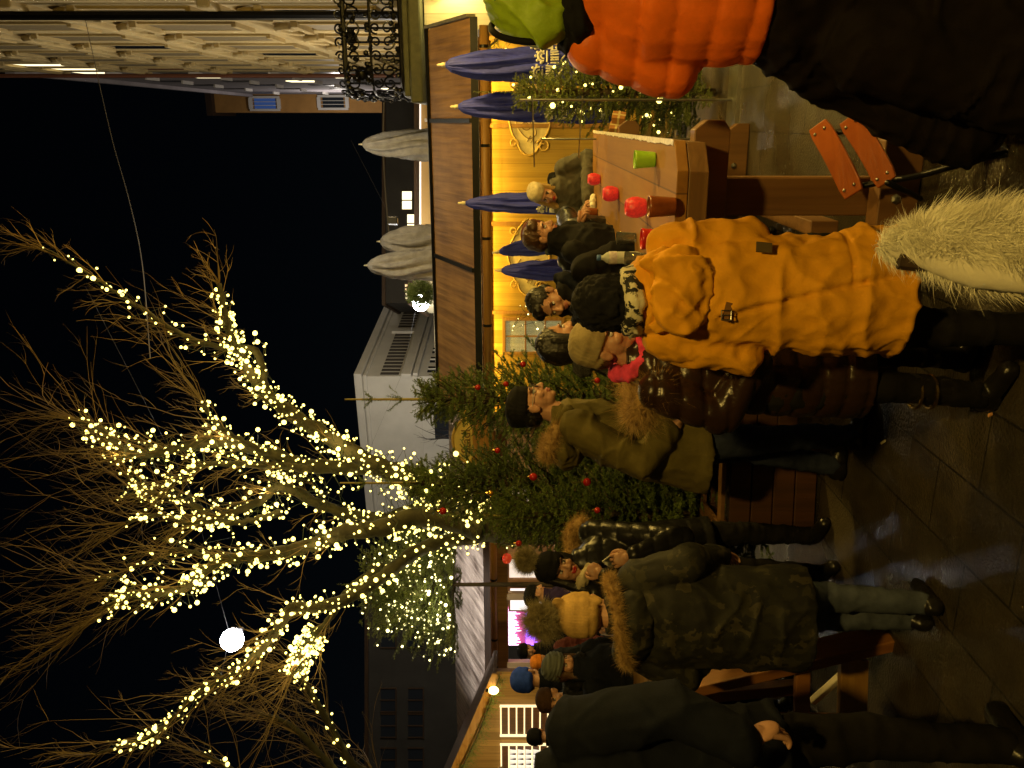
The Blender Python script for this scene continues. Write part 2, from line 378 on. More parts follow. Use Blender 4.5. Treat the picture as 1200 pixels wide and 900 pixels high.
def person(label, x, y, face, h=1.76, lean=(0, 0), head=(0, 0, 0), hoff=(0, 0, 0), arms=None, legs=None, coat=None, cloth=None, cm=None,
           pants=None, bootm=None, hair=None, hat=None, z0=0.0, vox=.012, hvox=.0055, slim=1.0, hands=('l', 'r'), hcurl=.5, group=None, feet=True,
           lip=None, boot_h=.2, arm_r=1.0, brow=None, hup=None, hbend=None, skin=None):
    rz = math.atan2(-face[0], face[1])
    R = empty('person', (x, y, z0), rz, label, 'person', group); s = h / 1.78; R.scale = (s, s, s)
    lx, ly = lean
    def mid(z):
        t = max(0, (z - .95) / .53); return lx * t, ly * t
    def cz(z, rx, ry, dy=0): a, b = mid(z); return (a, b + dy, z, rx * slim, ry * slim)
    nb = Vector((lx, ly, 1.47)); hc = nb + Vector((0, .03, .155)) + Vector(hoff); HM = hm_of(head, hc)
    A = {'r': ((.27, -.03, 1.14), (.25, .10, .90)), 'l': ((-.27, -.03, 1.14), (-.25, .10, .90))}
    if arms: A.update(arms)
    sh = {'r': Vector((.185 * slim + lx, ly, 1.405)), 'l': Vector((-.185 * slim + lx, ly, 1.405))}
    Lg = {'r': ((.10, 0, .92), (.115, .03, .50), (.12, -.02, .09)), 'l': ((-.10, 0, .92), (-.115, .03, .50), (-.12, -.02, .09))}
    if legs: Lg.update(legs)
    # one continuous body: trunk, limbs, neck and head, hands
    bp = [pr_loft([cz(.86, .12, .09), cz(.95, .15, .10), cz(1.1, .13, .095), cz(1.3, .155, .10), cz(1.4, .16, .085), cz(1.47, .06, .055), (hc.x * .5 + nb.x * .5, hc.y * .5 + nb.y * .5 - .01, (hc.z + nb.z) / 2 - .01, .05, .052)])]
    for k in 'lr':
        a, b = A[k]; bp += pose_arm(sh[k], a, b, .045, .038, .027)
        if feet:
            p, q, t = Lg[k]; bp += [pr_caps(p, .075, q, .05), pr_caps(q, .05, t, .036), pr_caps((t[0], t[1] + .02, t[2] - .02), .03, (t[0], t[1] + .11, t[2] - .045), .026)]
    V, F, N = remesh(bp, .016, 2); parts = [(V, F, np.zeros(len(F), int))]
    parts += head_parts(HM, hvox)
    for k in hands:
        a, b = A[k]; sd = 1 if k == 'r' else -1
        up = (hup or {}).get(k, (0 if abs(Vector(b)[2] - Vector(a)[2]) < .15 else (1 if k == 'r' else -1), 0, 1))
        parts += hand_parts(hand_M(a, b, up, (hbend or {}).get(k)), sd, hcurl if not isinstance(hcurl, dict) else hcurl.get(k, .4))
    join_parts('body', parts, [skin or SKIN, lip or LIP, EYEW, IRIS, brow or BROW], R)
    seed = int(abs(x) * 97 + y * 31) % 50
    # coat
    c = dict(hem=.72, hr=(.225, .165), waist=(.205, .15), chest=(.215, .15), sh=(.20, .125), ar=(.082, .068, .055), neck=(.085, .085), top=1.53)
    if coat: c.update(coat)
    hem = c['hem']
    lv = [cz(hem, *c['hr']), cz(max(hem + .06, .80), *(np.array(c['hr']) * .5 + np.array(c['waist']) * .5)), cz(1.05, *c['waist']), cz(1.27, *c['chest']), cz(1.38, *c['sh']), cz(1.45, c['sh'][0] * .68, c['sh'][1] * .85), cz(1.49, *c['neck']), cz(c['top'], *c['neck'])]
    lv = sorted(lv, key=lambda q: q[2])
    pr = [pr_loft(lv)]; ar = [v * arm_r for v in c['ar']]
    for k in 'lr':
        a, b = A[k]; pr += pose_arm(sh[k], a, b, *ar)
    surf('coat', pr, vox, 4, cm, R, cloth_fn(cloth, seed))
    # trousers + boots
    if pants is not None:
        pr = [pr_loft([(0, 0, .84, .14, .11), (0, 0, .93, .165, .125), (0, 0, 1.02, .15, .115)])]
        for k in 'lr':
            p, q, t = Lg[k]; pr += [pr_caps(p, .098, q, .068), pr_caps(q, .068, t, .054)]
        surf('trousers', pr, .013, 3, pants, R, wrinkles(.007, 11, seed + 5))
    if bootm is not None and feet:
        for k in 'lr':
            q, t = Vector(Lg[k][1]), Vector(Lg[k][2]); top = t + (q - t).normalized() * boot_h; o = -1 if k == 'l' else 1
            b_ = [pr_caps(t, .05, top, .062 if boot_h > .25 else .040), pr_ell((t.x, t.y - .02, t.z - .035), (.045, .062, .055)), pr_caps((t.x, t.y + .03, t.z - .04), .043, (t.x + o * .012, t.y + .15, t.z - .055), .036, sx=1.05, ax=(1, 0, 0))]
            surf('boot', b_, .009, 2, bootm, R, wrinkles(.003, 16, seed))
    seedh = seed
    if hair: make_hair(R, HM, 'under' if hat and hair[0] == 'short' else hair[0], hair[1], seed=seed)
    if hat: make_hat(R, HM, hat, seed)
    return R, HM
def make_hair(R, HM, style, m, seed=0):
    pr = [pr_ell((0, -.024, .046), (.084, .095, .084))]
    if style in ('short', 'under'):
        pr += [pr_ell((0, -.055, 0), (.076, .062, .062))]
    if style == 'short': pr += [pr_ell((.02, .045, .085), (.055, .045, .035), (0, .2, 0))]
    if style == 'under': pr = [pr_ell((0, -.03, .03), (.076, .08, .07))] + pr[1:]
    if style == 'bob':
        pr += [pr_ell((0, -.045, .0), (.09, .08, .10)), pr_caps((.07, -.015, .03), .03, (.075, .0, -.08), .026), pr_caps((-.07, -.015, .03), .03, (-.075, .0, -.08), .026)]
    if style == 'long':
        pr += [pr_ell((0, -.045, .0), (.088, .07, .10))] + [pr_caps((o * .066, -.005, .05), .028, (o * .078, .03, -.14), .03) for o in (-1, 1)] + [pr_caps((o * .078, .03, -.12), .03, (o * .085, .055, -.2), .018) for o in (-1, 1)]
    def d(V, N):
        a = np.arctan2(V[:, 0], V[:, 1] + .02)
        return .0022 * np.sin(a * 70 + 8 * vnoise(V * 14 + seed)) + .004 * vnoise(V * np.array((60, 60, 10)) + seed) + .004 * vnoise(V * 20 + seed)
    surf('hair', pr, .006, 2, m, R, d, HM)
def fur_ball(name, c, r, n, L, m, parent, seed=1, w=.0010):
    q = np.random.default_rng(seed).normal(0, 1, (n, 3)); q /= np.linalg.norm(q, axis=1)[:, None]
    v, f = pr_ell(c, r * .8, n=12, m=8)
    o = fur(name, np.array(c) + q * r * .75, q, L, w, m, parent, rnd=.35, seed=seed)
    core = MB().add(v, [x for x in f]); me = core.build('core', m, None, True)
    # the soft core belongs to the same mesh
    import bmesh
    bm = bmesh.new(); bm.from_mesh(o.data); bm.from_mesh(me.data); bm.to_mesh(o.data); bm.free(); bpy.data.objects.remove(me)
    return o
def make_hat(R, HM, hat, seed=0):
    kind, m = hat[0], hat[1]; opt = hat[2] if len(hat) > 2 else {}
    z0 = opt.get('z0', .022); top = opt.get('top', .145); fat = opt.get('fat', 1.0); back = opt.get('back', 0)
    lv = [(0, -.016, z0 - .004, .074 * fat, .09 * fat), (0, -.016, z0 + .002, .085 * fat, .103 * fat), (0, -.016, z0 + .03, .088 * fat, .106 * fat), (0, -.018, z0 + .045, .085 * fat, .102 * fat)]
    n = 7; zb = z0 + .045
    for i in range(1, n + 1):
        t = i / n * 1.5; lv.append((0, -.018 - back * i / n, zb + (top - zb) * math.sin(t) / math.sin(1.5), .085 * fat * math.cos(t) + .004, .102 * fat * math.cos(t) + .004))
    def d(V, N):
        a = np.arctan2(V[:, 0], V[:, 1] + .02)
        r = .0016 * np.sin(a * 52) if kind == 'beanie' else 0
        fold = .004 * vnoise(V * 22 + seed)
        if kind == 'rib': r = .003 * np.sin(V[:, 2] * 2 * math.pi / .024)
        if kind == 'fluffy': r = .006 * vnoise(V * 90) + .006 * vnoise(V * 45)
        return r + fold
    V, F = pr_loft(lv, 26)
    pr = [(V, F), pr_ell((0, -.05, z0 - .012), (.078 * fat, .065 * fat, .045))]
    if opt.get('ears'): pr += [pr_ell((o * .074, -.03, .135), (.03, .013, .03), (0, o * .4, 0)) for o in (-1, 1)]
    if opt.get('flaps'): pr += [pr_ell((o * .078, -.01, -.02), (.014, .035, .055)) for o in (-1, 1)]
    o = surf('hat', pr, .0065, 2, m, R, d, HM)
    if opt.get('pom'):
        c = HM @ Vector((0, -.03 + opt.get('py', 0), top + opt['pom'] * .75))
        fur_ball('pompom', tuple(c), opt['pom'], 7000, opt['pom'] * .65, opt['pm'], o, seed + 3)
    return o
def fur_trim(R, pts, rad, L, n, m, seed=1, w=.002, name='fur_trim', droop=(0, 0, -.2)):
    n = int(n * 2.6); w *= .5
    """hood edge: a closed or open tube thickly covered in hair"""
    sp = spline(pts, 8); r = np.random.default_rng(seed); k = r.integers(0, len(sp) - 1, n); t = r.random(n)
    A = np.array([tuple(p) for p in sp]); c = A[k] * (1 - t)[:, None] + A[k + 1] * t[:, None]
    q = r.normal(0, 1, (n, 3)); q /= np.linalg.norm(q, axis=1)[:, None]
    o = fur(name, c + q * rad * .7, q, L, w, m, R, droop=droop, rnd=.4, seed=seed)
    core = MB().tube(sp, rad * .95, 8).build('core', m, None, True)
    import bmesh
    bm = bmesh.new(); bm.from_mesh(o.data); bm.from_mesh(core.data); bm.to_mesh(o.data); bm.free(); bpy.data.objects.remove(core)
    return o
def scarf(R, HM, m, rad=.04, spread=.095, name='scarf', seed=0, zz=-.13, disp=None, yo=0.0):
    pts = []
    for i in range(15):
        a = i / 14 * 2 * math.pi; pts.append(HM @ Vector((spread * math.sin(a), -.02 + yo + spread * 1.05 * math.cos(a), zz + .018 * math.cos(2 * a + seed) - .02 * math.cos(a))))
    pr = [pr_caps(pts[i], rad * (1 + .15 * math.sin(i * 2.1)), pts[i + 1], rad * (1 + .15 * math.sin(i * 2.1 + 2.1)), 10) for i in range(14)]
    return surf(name, pr, .009, 2, m, R, disp or wrinkles(.009, 16, seed, 2.2))
EAVE = 10; KEY = 430; KEY2 = 620; KEY3 = 230; FLOOD = 1700; FLOOD2 = 700; TREE = 4.0; HOUSE_FILL = 260; WHITEB = 2100; SKY = .00025; EXPO = 0.42
# ------------------------------------------------------------------ cloth materials
def nylon(n, c, r=.38, **k): return mat(n, c, r, noise=.18, nscale=6, bump=.5, bscale=28, bdist=.006, spec=.4, **k)
def clothm(n, c, r=.85, **k): return mat(n, c, r, noise=k.pop('noise', .22), nscale=k.pop('nscale', 18), bump=.5, bscale=k.pop('bscale', 260), bdist=.002, spec=.15, **k)
BLACK = clothm('black_wool', (.009, .009, .010)); NAVY = clothm('navy_cloth', (.006, .008, .016))
BLACKJ = nylon('black_nylon', (.012, .012, .012), .33); DENIM = clothm('jeans', (.028, .036, .07)); DENIML = clothm('pale_jeans', (.07, .085, .12), noise=.35, nscale=9)
DARKP = clothm('dark_trousers', (.010, .009, .009)); BOOT = mat('black_leather', (.010, .009, .008), .32, bump=.3, bscale=70)
YEL = mat('mustard_canvas', (.72, .33, .012), .75, noise=.12, nscale=7, bump=.5, bscale=24, bdist=.006, spec=.2)
ORG = nylon('orange_nylon', (.86, .17, .014), .42); LIME = mat('lime_fabric', (.33, .50, .02), .6, noise=.15, nscale=9, bump=.3, bscale=60)
BROWNJ = nylon('brown_nylon', (.028, .014, .008), .28); OLIVE = mat('olive_canvas', (.13, .105, .030), .8, noise=.2, nscale=8, bump=.5, bscale=26, spec=.2)
TWEED = mat('grey_tweed', (.10, .10, .095), .95, color2=(.012, .012, .012), nscale=130, bump=.6, bscale=160)
GREYJ = clothm('grey_jacket', (.10, .095, .075)); PINK = clothm('pink_fleece', (.80, .07, .17)); CREAMK = clothm('cream_knit', (.55, .47, .30), bscale=120)
BEIGEK = clothm('beige_knit', (.34, .27, .14), bscale=140); CAMELK = clothm('camel_knit', (.50, .32, .11), bscale=140)
FURT = mat('tan_fur', (.58, .38, .14), .7, color2=(.26, .15, .05), nscale=30); FURW = mat('white_fleece', (.92, .90, .78), .75, color2=(.66, .63, .50), nscale=16)
FURG = mat('pompom_fur', (.42, .36, .20), .75, color2=(.16, .13, .07), nscale=40)
MAROON = clothm('maroon_knit', (.12, .035, .035)); BLUEK = clothm('blue_knit', (.03, .08, .60)); GREYK = mat('striped_knit', (.17, .19, .18), .9, color2=(.05, .06, .06), nscale=3.5, stretch=(.3, .3, 9), bump=.4, bscale=140)
ORK = clothm('orange_knit', (.62, .20, .02)); PURP = clothm('purple_coat', (.025, .015, .06))
HAIRD = mat('dark_hair', (.010, .008, .006), .45, bump=.4, bscale=90); HAIRB = mat('brown_hair', (.075, .035, .014), .5, bump=.4, bscale=90); HAIRBL = mat('blond_hair', (.45, .30, .11), .5, bump=.4, bscale=80)
ZEBRA = mat('black_white_print', (.62, .58, .42), .85, color2=(.01, .01, .01), nscale=26, stretch=(1, 1, .45)); _z = ZEBRA.node_tree.nodes
for _n in _z:
    if _n.type == 'VALTORGB': _n.color_ramp.elements[0].position = .49; _n.color_ramp.elements[1].position = .51
GOLD = mat('brass', (.65, .45, .15), .25, metal=1.0); STEEL = mat('steel', (.45, .45, .42), .35, metal=1.0, noise=.2)
def camo():
    m = bpy.data.materials.new('camouflage'); m.use_nodes = True; nt = m.node_tree; N = nt.nodes; L = nt.links; b = N['Principled BSDF']; b.inputs['Roughness'].default_value = .75
    tc = N.new('ShaderNodeTexCoord'); nz = N.new('ShaderNodeTexNoise'); nz.inputs['Scale'].default_value = 11; nz.inputs['Detail'].default_value = 3; L.new(tc.outputs['Object'], nz.inputs[0])
    cr = N.new('ShaderNodeValToRGB'); cr.color_ramp.interpolation = 'CONSTANT'; vo = N.new('ShaderNodeTexVoronoi'); vo.inputs['Scale'].default_value = 20; mm = N.new('ShaderNodeVectorMath'); mm.operation = 'MULTIPLY_ADD'; L.new(nz.outputs[1], mm.inputs[0]); mm.inputs[1].default_value = (.22, .22, .22); L.new(tc.outputs['Object'], mm.inputs[2]); L.new(mm.outputs[0], vo.inputs[0]); sp = N.new('ShaderNodeSeparateColor'); L.new(vo.outputs[1], sp.inputs[0]); L.new(sp.outputs[0], cr.inputs[0]); e = cr.color_ramp.elements
    e[0].color = (.004, .004, .003, 1); e[1].position = .30; e[1].color = (.010, .010, .005, 1)
    for p, c in ((.55, (.022, .020, .009)), (.72, (.007, .007, .005)), (.90, (.040, .034, .018))):
        q = e.new(p); q.color = (*c, 1)
    L.new(cr.outputs[0], b.inputs[0]); return m
CAMO = camo()
GUESTS = 'guests standing around the market'
_person = person
def person(*a, **k):
    k['group'] = GUESTS; return _person(*a, **k)
def W2L(x, y, face, h, pt):
    rz = math.atan2(-face[0], face[1]); s = h / 1.78
    v = Matrix.Rotation(-rz, 3, 'Z') @ (Vector(pt) - Vector((x, y, 0))); return tuple(v / s)
def X(u, d): return (u - 450.0) / FPX * d

# --- woman in the mustard parka, back to us
f = (.10, 1)
R, HM = person('person from behind in a long mustard yellow parka and fuzzy black hat', X(556, 2.5), 2.5, f, 1.60, (.0, .05), (0, 14, 0), (-.03, .0, -.055),
    arms={'r': ((.185, .02, 1.14), (.12, .26, 1.16)), 'l': ((-.215, .03, 1.13), (-.14, .28, 1.10))},
    coat=dict(hem=.63, hr=(.205, .165), waist=(.185, .145), chest=(.19, .145), sh=(.185, .12), ar=(.078, .068, .055), neck=(.10, .095), top=1.55),
    cm=YEL, cloth=None, pants=DARKP, bootm=BOOT, vox=.010, hat=('fluffy', BLACK, dict(fat=1.16, z0=-.03, top=.15)))
for o in list(R.children):
    if o.name.startswith('coat'):
        bpy.data.objects.remove(o)
def ydisp(V, N):
    w = wrinkles(.017, 6, 3, 1.2)(V, N) + .004 * vnoise(V * 30)
    w += .0045 * (np.clip(ridged(V @ np.array([[.7, .2, .7], [0, 1, 0], [-.7, .1, .7]]) * np.array((13, 13, 20)) + 4), 0, 1) ** 3 - .2)
    back = V[:, 1] < .03
    def line(x0, z0, x1, z1, wd):
        t = np.clip((V[:, 2] - z0) / (z1 - z0), 0, 1); dx = V[:, 0] - (x0 + (x1 - x0) * t); inside = (V[:, 2] < max(z0, z1) + .01) & (V[:, 2] > min(z0, z1) - .01)
        return np.exp(-(dx / wd) ** 2) * inside * back
    w -= .010 * line(-.075, 1.25, .035, .80, .008); w += .006 * line(-.055, 1.25, .055, .80, .012)
    w -= .012 * line(.035, .80, .06, .63, .010)
    fl = back * (V[:, 0] > .03) * (V[:, 2] < .83); w += .010 * fl
    w -= .008 * np.exp(-((V[:, 2] - .835) / .008) ** 2) * back * (V[:, 0] > .03)
    w += .012 * np.exp(-((V[:, 2] - .645) / .012) ** 2)
    return w
mid = lambda z: .05 * max(0, (z - .95) / .53)
YM = dict(hr=(.205, .165))
pr = [pr_loft([(0, 0, .63, .205, .165), (0, 0, .66, .21, .17), (0, 0, .85, .205, .16), (0, mid(1.05), 1.05, .188, .148), (0, mid(1.27), 1.27, .192, .148), (0, .04, 1.38, .185, .122), (0, .04, 1.45, .14, .11), (0, .045, 1.50, .10, .10), (-.01, .05, 1.54, .098, .098)])]
for sgn, el, wr in ((1, (.185, .02, 1.14), (.12, .26, 1.16)), (-1, (-.215, .03, 1.13), (-.14, .28, 1.10))):
    pr += pose_arm((sgn * .158, .05, 1.39), el, wr, .080, .070, .055)
surf('coat', pr, .0085, 3, YEL, R, ydisp)
def hdisp(V, N): return wrinkles(.024, 9, 9, .8)(V, N) + .006 * (np.clip(ridged(V @ np.array([[.6, .2, .8], [0, 1, 0], [-.8, .1, .6]]) * np.array((15, 15, 24)) + 9), 0, 1) ** 3 - .2) + .006 * np.sin(V[:, 0] * 160) * np.exp(-((V[:, 2] - 1.49) / .02) ** 2)
surf('hood', [pr_ell((0, -.085, 1.375), (.15, .06, .105)), pr_caps((-.10, -.04, 1.435), .045, (.10, -.04, 1.435), .045), pr_ell((.03, -.115, 1.35), (.09, .045, .07)), pr_caps((-.11, .03, 1.48), .035, (-.08, .12, 1.46), .03), pr_caps((.11, .03, 1.48), .035, (.08, .12, 1.46), .03)], .008, 3, YEL, R, hdisp)
scarf(R, HM, ZEBRA, .034, .088, zz=-.085, seed=3, yo=-.01)
b = MB(); b.box((-.06, -.138, 1.235), (.062, .006, .022), (0, .25, 0)); b.build('strap', mat('tan_leather', (.20, .09, .02), .5), R)
b = MB(); q = [Vector((-.085, -.148, 1.225)), Vector((-.085, -.148, 1.255)), Vector((-.055, -.148, 1.255)), Vector((-.055, -.148, 1.225)), Vector((-.085, -.148, 1.225))]
b.tube(q, .0028, 6); b.tube([(-.07, -.149, 1.225), (-.07, -.149, 1.255)], .0022, 6); b.build('buckle', STEEL, R)
b = MB(); b.box((.145, -.128, 1.12), (.034, .006, .05), (0, .1, .35)); b.build('badge', mat('dark_badge', (.09, .06, .02), .6), R)

# --- woman with the pink scarf
f = (.68, -.62); x0, d0, h0 = X(464, 3.0), 3.0, 1.555
R, HM = person('person in a shiny brown quilted coat with beige beanie and bright pink scarf', x0, d0, f, h0, (0, .06), (4, 16, -6), (-.04, .03, -.02),
    coat=dict(hem=.55, hr=(.20, .19), waist=(.19, .17), chest=(.20, .175), sh=(.19, .14), ar=(.085, .075, .062)), cm=BROWNJ, cloth=('quilt', .095, .016),
    arms={'r': ((.24, -.02, 1.16), (.17, .20, 1.05)), 'l': ((-.24, -.02, 1.16), (-.17, .20, 1.05))}, pants=DARKP, bootm=BOOT, boot_h=.3, hat=('beanie', BEIGEK, dict(top=.15, fat=1.03)), hair=('short', HAIRB), vox=.010, hvox=.0045, lip=REDLIP)
scarf(R, HM, PINK, .036, .088, zz=-.125, seed=1)
fur_trim(R, [(-.19, .06, 1.46), (-.19, -.08, 1.47), (-.05, -.185, 1.46), (.10, -.15, 1.47), (.17, -.02, 1.46), (.16, .08, 1.40)], .05, .075, 3600, FURT, 5)
for bz in (.30, .36): MB().tube([(.175 * math.cos(a) * .38 + .12, .175 * math.sin(a) * .38, bz) for a in np.linspace(0, 6.28, 18)], .008, 6).build('boot_buckle', GOLD, R)

# --- dark bob, tweed
R, HM = person('person with a thick black bob of hair and speckled grey tweed coat', X(484, 3.9), 3.9, (.93, .25), 1.66, (0, .04), (0, 8, 0), coat=dict(hem=.75, neck=(.10, .10), top=1.56), cm=TWEED, pants=DARKP, bootm=BOOT, hair=('bob', HAIRD))
scarf(R, HM, TWEED, .045, .095, zz=-.14, seed=2)
surf('glove', [pr_ell((-.2, -.02, 1.35), (.05, .035, .07)), pr_ell((-.2, .0, 1.28), (.04, .03, .05))], .008, 2, CREAMK, R, wrinkles(.006, 20, 1))

# --- man facing left
R, HM = person('person with short dark hair in a black coat looking down to the left', X(556, 4.6), 4.6, (-.55, -.83), 1.72, (0, .05), (-4, 20, 6), (0, .02, -.02), coat=dict(neck=(.10, .10), top=1.56), cm=BLACK, pants=DARKP, bootm=BOOT, hair=('short', HAIRD), hvox=.0048)
scarf(R, HM, NAVY, .042, .09, zz=-.14, seed=4)
R, HM = person('person with cropped brown hair in a plain black coat leaning at the left table edge', X(600, 5.5), 5.5, (.75, -.45), 1.74, (.0, .10), (0, 16, 0), (0, .02, -.02), coat=dict(neck=(.10, .10), top=1.57, hr=(.24, .18), chest=(.24, .17)), cm=BLACK, pants=DARKP, bootm=BOOT, hair=('short', HAIRB))
f = (.35, -.94); x0, d0, h0 = X(613, 6.05), 6.05, 1.74
R, HM = person('person in a maroon knit beanie with one hand reaching over the high table', x0, d0, f, h0, (0, .10), (25, 22, 0), (0, .03, -.03),
    arms={'l': (W2L(x0, d0, f, h0, P(668, 268, 5.75)), W2L(x0, d0, f, h0, P(683, 264, 5.6)))}, hbend={'l': (-.25, .9, .25)}, hcurl=.7,
    coat=dict(neck=(.10, .10)), cm=BLACKJ, pants=DARKP, bootm=BOOT, hat=('beanie', MAROON, dict(top=.15)), hair=('short', HAIRB), hvox=.0048)
scarf(R, HM, GREYK, .03, .085, zz=-.13, seed=2)

# --- blond woman at the far end of the table
f = (-.30, -.95); x0, d0, h0 = X(680, 7.35), 7.35, 1.70
R, HM = person('person with long blond hair and cream headscarf leaning on the far table end', x0, d0, f, h0, (0, .16), (-12, 22, -18), (.04, .04, -.04),
    arms={'r': ((.27, .15, 1.20), W2L(x0, d0, f, h0, P(686, 246, 6.95))), 'l': ((-.28, .12, 1.18), W2L(x0, d0, f, h0, P(689, 232, 6.95)))}, hcurl=.8,
    coat=dict(neck=(.09, .09), hr=(.23, .17)), cm=GREYJ, pants=DARKP, bootm=BOOT, hair=('long', HAIRBL), hat=('beanie', CREAMK, dict(z0=.045, top=.14, back=.03)), hvox=.0048, lip=REDLIP)
surf('collar', [pr_caps((-.09, .12, 1.46), .045, (.09, .12, 1.46), .045), pr_caps((-.1, .05, 1.5), .045, (.1, .05, 1.5), .045)], .01, 2, BLACK, R, wrinkles(.006, 14, 1))

# --- man in the olive parka
f = (1, -.12); x0, d0, h0 = X(372, 4.2), 4.2, 1.81
R, HM = person('person in profile with black beanie, glasses and long olive parka', x0, d0, f, h0, (0, .15), (0, 6, 0), (0, .05, -.005),
    arms={'r': ((.25, .0, 1.12), (.185, .12, .98)), 'l': ((-.25, .0, 1.12), (-.185, .12, .98))}, hcurl=.2,
    coat=dict(hem=.77, hr=(.23, .215), waist=(.21, .18), chest=(.215, .165), sh=(.20, .135), ar=(.088, .078, .062)), cm=OLIVE, cloth=('w', .010, 7), pants=DENIM, bootm=BOOT, boot_h=.14,
    legs={'r': ((.10, .03, .92), (.115, .08, .50), (.12, .10, .09)), 'l': ((-.10, .0, .92), (-.115, -.02, .50), (-.12, -.10, .09))},
    hat=('beanie', BLACK, dict(top=.135, z0=.03)), hair=('short', HAIRD), vox=.010, hvox=.0045)
surf('hood', [pr_caps((-.12, .02, 1.47), .05, (.12, .02, 1.47), .05), pr_ell((0, .0, 1.45), (.14, .09, .09)), pr_caps((-.12, .06, 1.48), .035, (-.09, .22, 1.45), .03), pr_caps((.12, .06, 1.48), .035, (.09, .22, 1.45), .03)], .009, 3, OLIVE, R, wrinkles(.009, 12, 2))
fur_trim(R, [(.13, .15, 1.50), (.13, .04, 1.54), (.05, -.01, 1.55), (-.05, -.01, 1.55), (-.13, .04, 1.54)], .028, .045, 2600, FURT, 8, .0016)
g = MB()
for o in (-1, 1):
    c = [HM @ Vector((o * .033 + .024 * math.cos(a), .1, .002 + .019 * math.sin(a))) for a in np.linspace(0, 6.283, 16)]; g.tube(c, .0022, 6)
    g.tube([HM @ Vector((o * .056, .1, .006)), HM @ Vector((o * .079, .0, .002)), HM @ Vector((o * .08, -.02, -.01))], .002, 6)
g.tube([HM @ Vector((-.01, .102, .006)), HM @ Vector((.01, .102, .006))], .002, 6); g.build('glasses', mat('black_frame', (.01, .01, .01), .3), R)
g = MB(); g.box((.217, .13, 1.24), (.012, .12, .13), (0, .05, 0)); g.build('pocket', OLIVE, R, bevel=.005)
g = MB(); g.tube(spline([(.06, .245, 1.42), (.07, .22, 1.2), (.07, .20, 1.0), (.07, .215, .78)], 5), .005, 6); g.build('zip', mat('dark_zip', (.02, .018, .012), .4), R)

# --- woman with pompom hat, hand with cigarette
f = (.55, -.83); x0, d0, h0 = X(252, 4.6), 4.6, 1.66
R, HM = person('person in a black pompom hat and white scarf holding up a cigarette', x0, d0, f, h0, (.07, .03), (-8, 12, -14), (.06, .01, -.02),
    arms={'l': (W2L(x0, d0, f, h0, P(800, 630, 4.35)), W2L(x0, d0, f, h0, P(745, 650, 4.25))), 'r': (W2L(x0, d0, f, h0, P(760, 700, 4.45)), W2L(x0, d0, f, h0, P(712, 676, 4.3)))},
    hup={'l': (.3, 1, 0), 'r': (.3, 1, 0)}, hbend={'l': (.25, -.1, 1), 'r': (-.55, -.1, .9)}, hcurl={'l': .75, 'r': .9},
    coat=dict(hem=.70, hr=(.23, .17)), cm=BLACKJ, cloth=('quilt', .085, .007), pants=DARKP, bootm=BOOT, boot_h=.38, hat=('beanie', BLACK, dict(top=.15, fat=1.06, pom=.062, pm=FURG)), hair=('long', HAIRD), vox=.010, hvox=.0045, lip=REDLIP)
scarf(R, HM, CREAMK, .036, .086, zz=-.13, seed=5)
fur_trim(R, [(-.20, .0, 1.46), (-.17, -.10, 1.52), (-.05, -.16, 1.52), (.08, -.15, 1.52), (.19, -.06, 1.5)], .038, .05, 3200, FURT, 6, .002)
cg = Vector(W2L(x0, d0, f, h0, P(716, 649, 4.20))); ce = Vector(W2L(x0, d0, f, h0, P(707, 657, 4.15)))
tag(MB().tube([P(714, 652, 4.19), P(706, 658, 4.15)], .004, 8).build('cigarette', mat('white_paper', (.75, .73, .68), .7)), 'thin white cigarette held up between the fingers of the raised hand', 'cigarette')

# --- camouflage jacket from behind
f = (.22, .97); x0, d0, h0 = X(176, 3.4), 3.4, 1.57
R, HM = person('person from behind in a camouflage jacket with fur hood and camel bear-ear hat', x0, d0, f, h0, (0, .02), (-10, 4, 0), (0, 0, 0),
    coat=dict(hem=.62, hr=(.255, .20), waist=(.24, .18), chest=(.24, .17), sh=(.215, .135), ar=(.092, .08, .065)), cm=CAMO, cloth=('w', .012, 6), pants=DENIML, bootm=BOOT, boot_h=.16,
    arms={'r': ((.285, -.02, 1.16), (.23, .16, 1.0)), 'l': ((-.285, -.02, 1.16), (-.23, .16, 1.0))}, legs={'r': ((.09, 0, .92), (.09, .03, .50), (.085, -.02, .09)), 'l': ((-.06, 0, .92), (-.05, .1, .50), (-.03, .05, .09))},
    hat=('beanie', CAMELK, dict(z0=-.01, top=.15, fat=1.12, ears=True, flaps=True, pom=.075, pm=FURG, py=-.045)), hair=('short', HAIRB), vox=.010)
fur_trim(R, [(-.19, .06, 1.43), (-.20, -.04, 1.44), (-.14, -.13, 1.46), (0, -.165, 1.49), (.13, -.13, 1.51), (.19, -.04, 1.53), (.17, .07, 1.52)], .018, .036, 3800, FURT, 4, .0018)
surf('hood', [pr_ell((0, -.08, 1.42), (.19, .09, .10))], .01, 3, CAMO, R, wrinkles(.014, 9, 4))

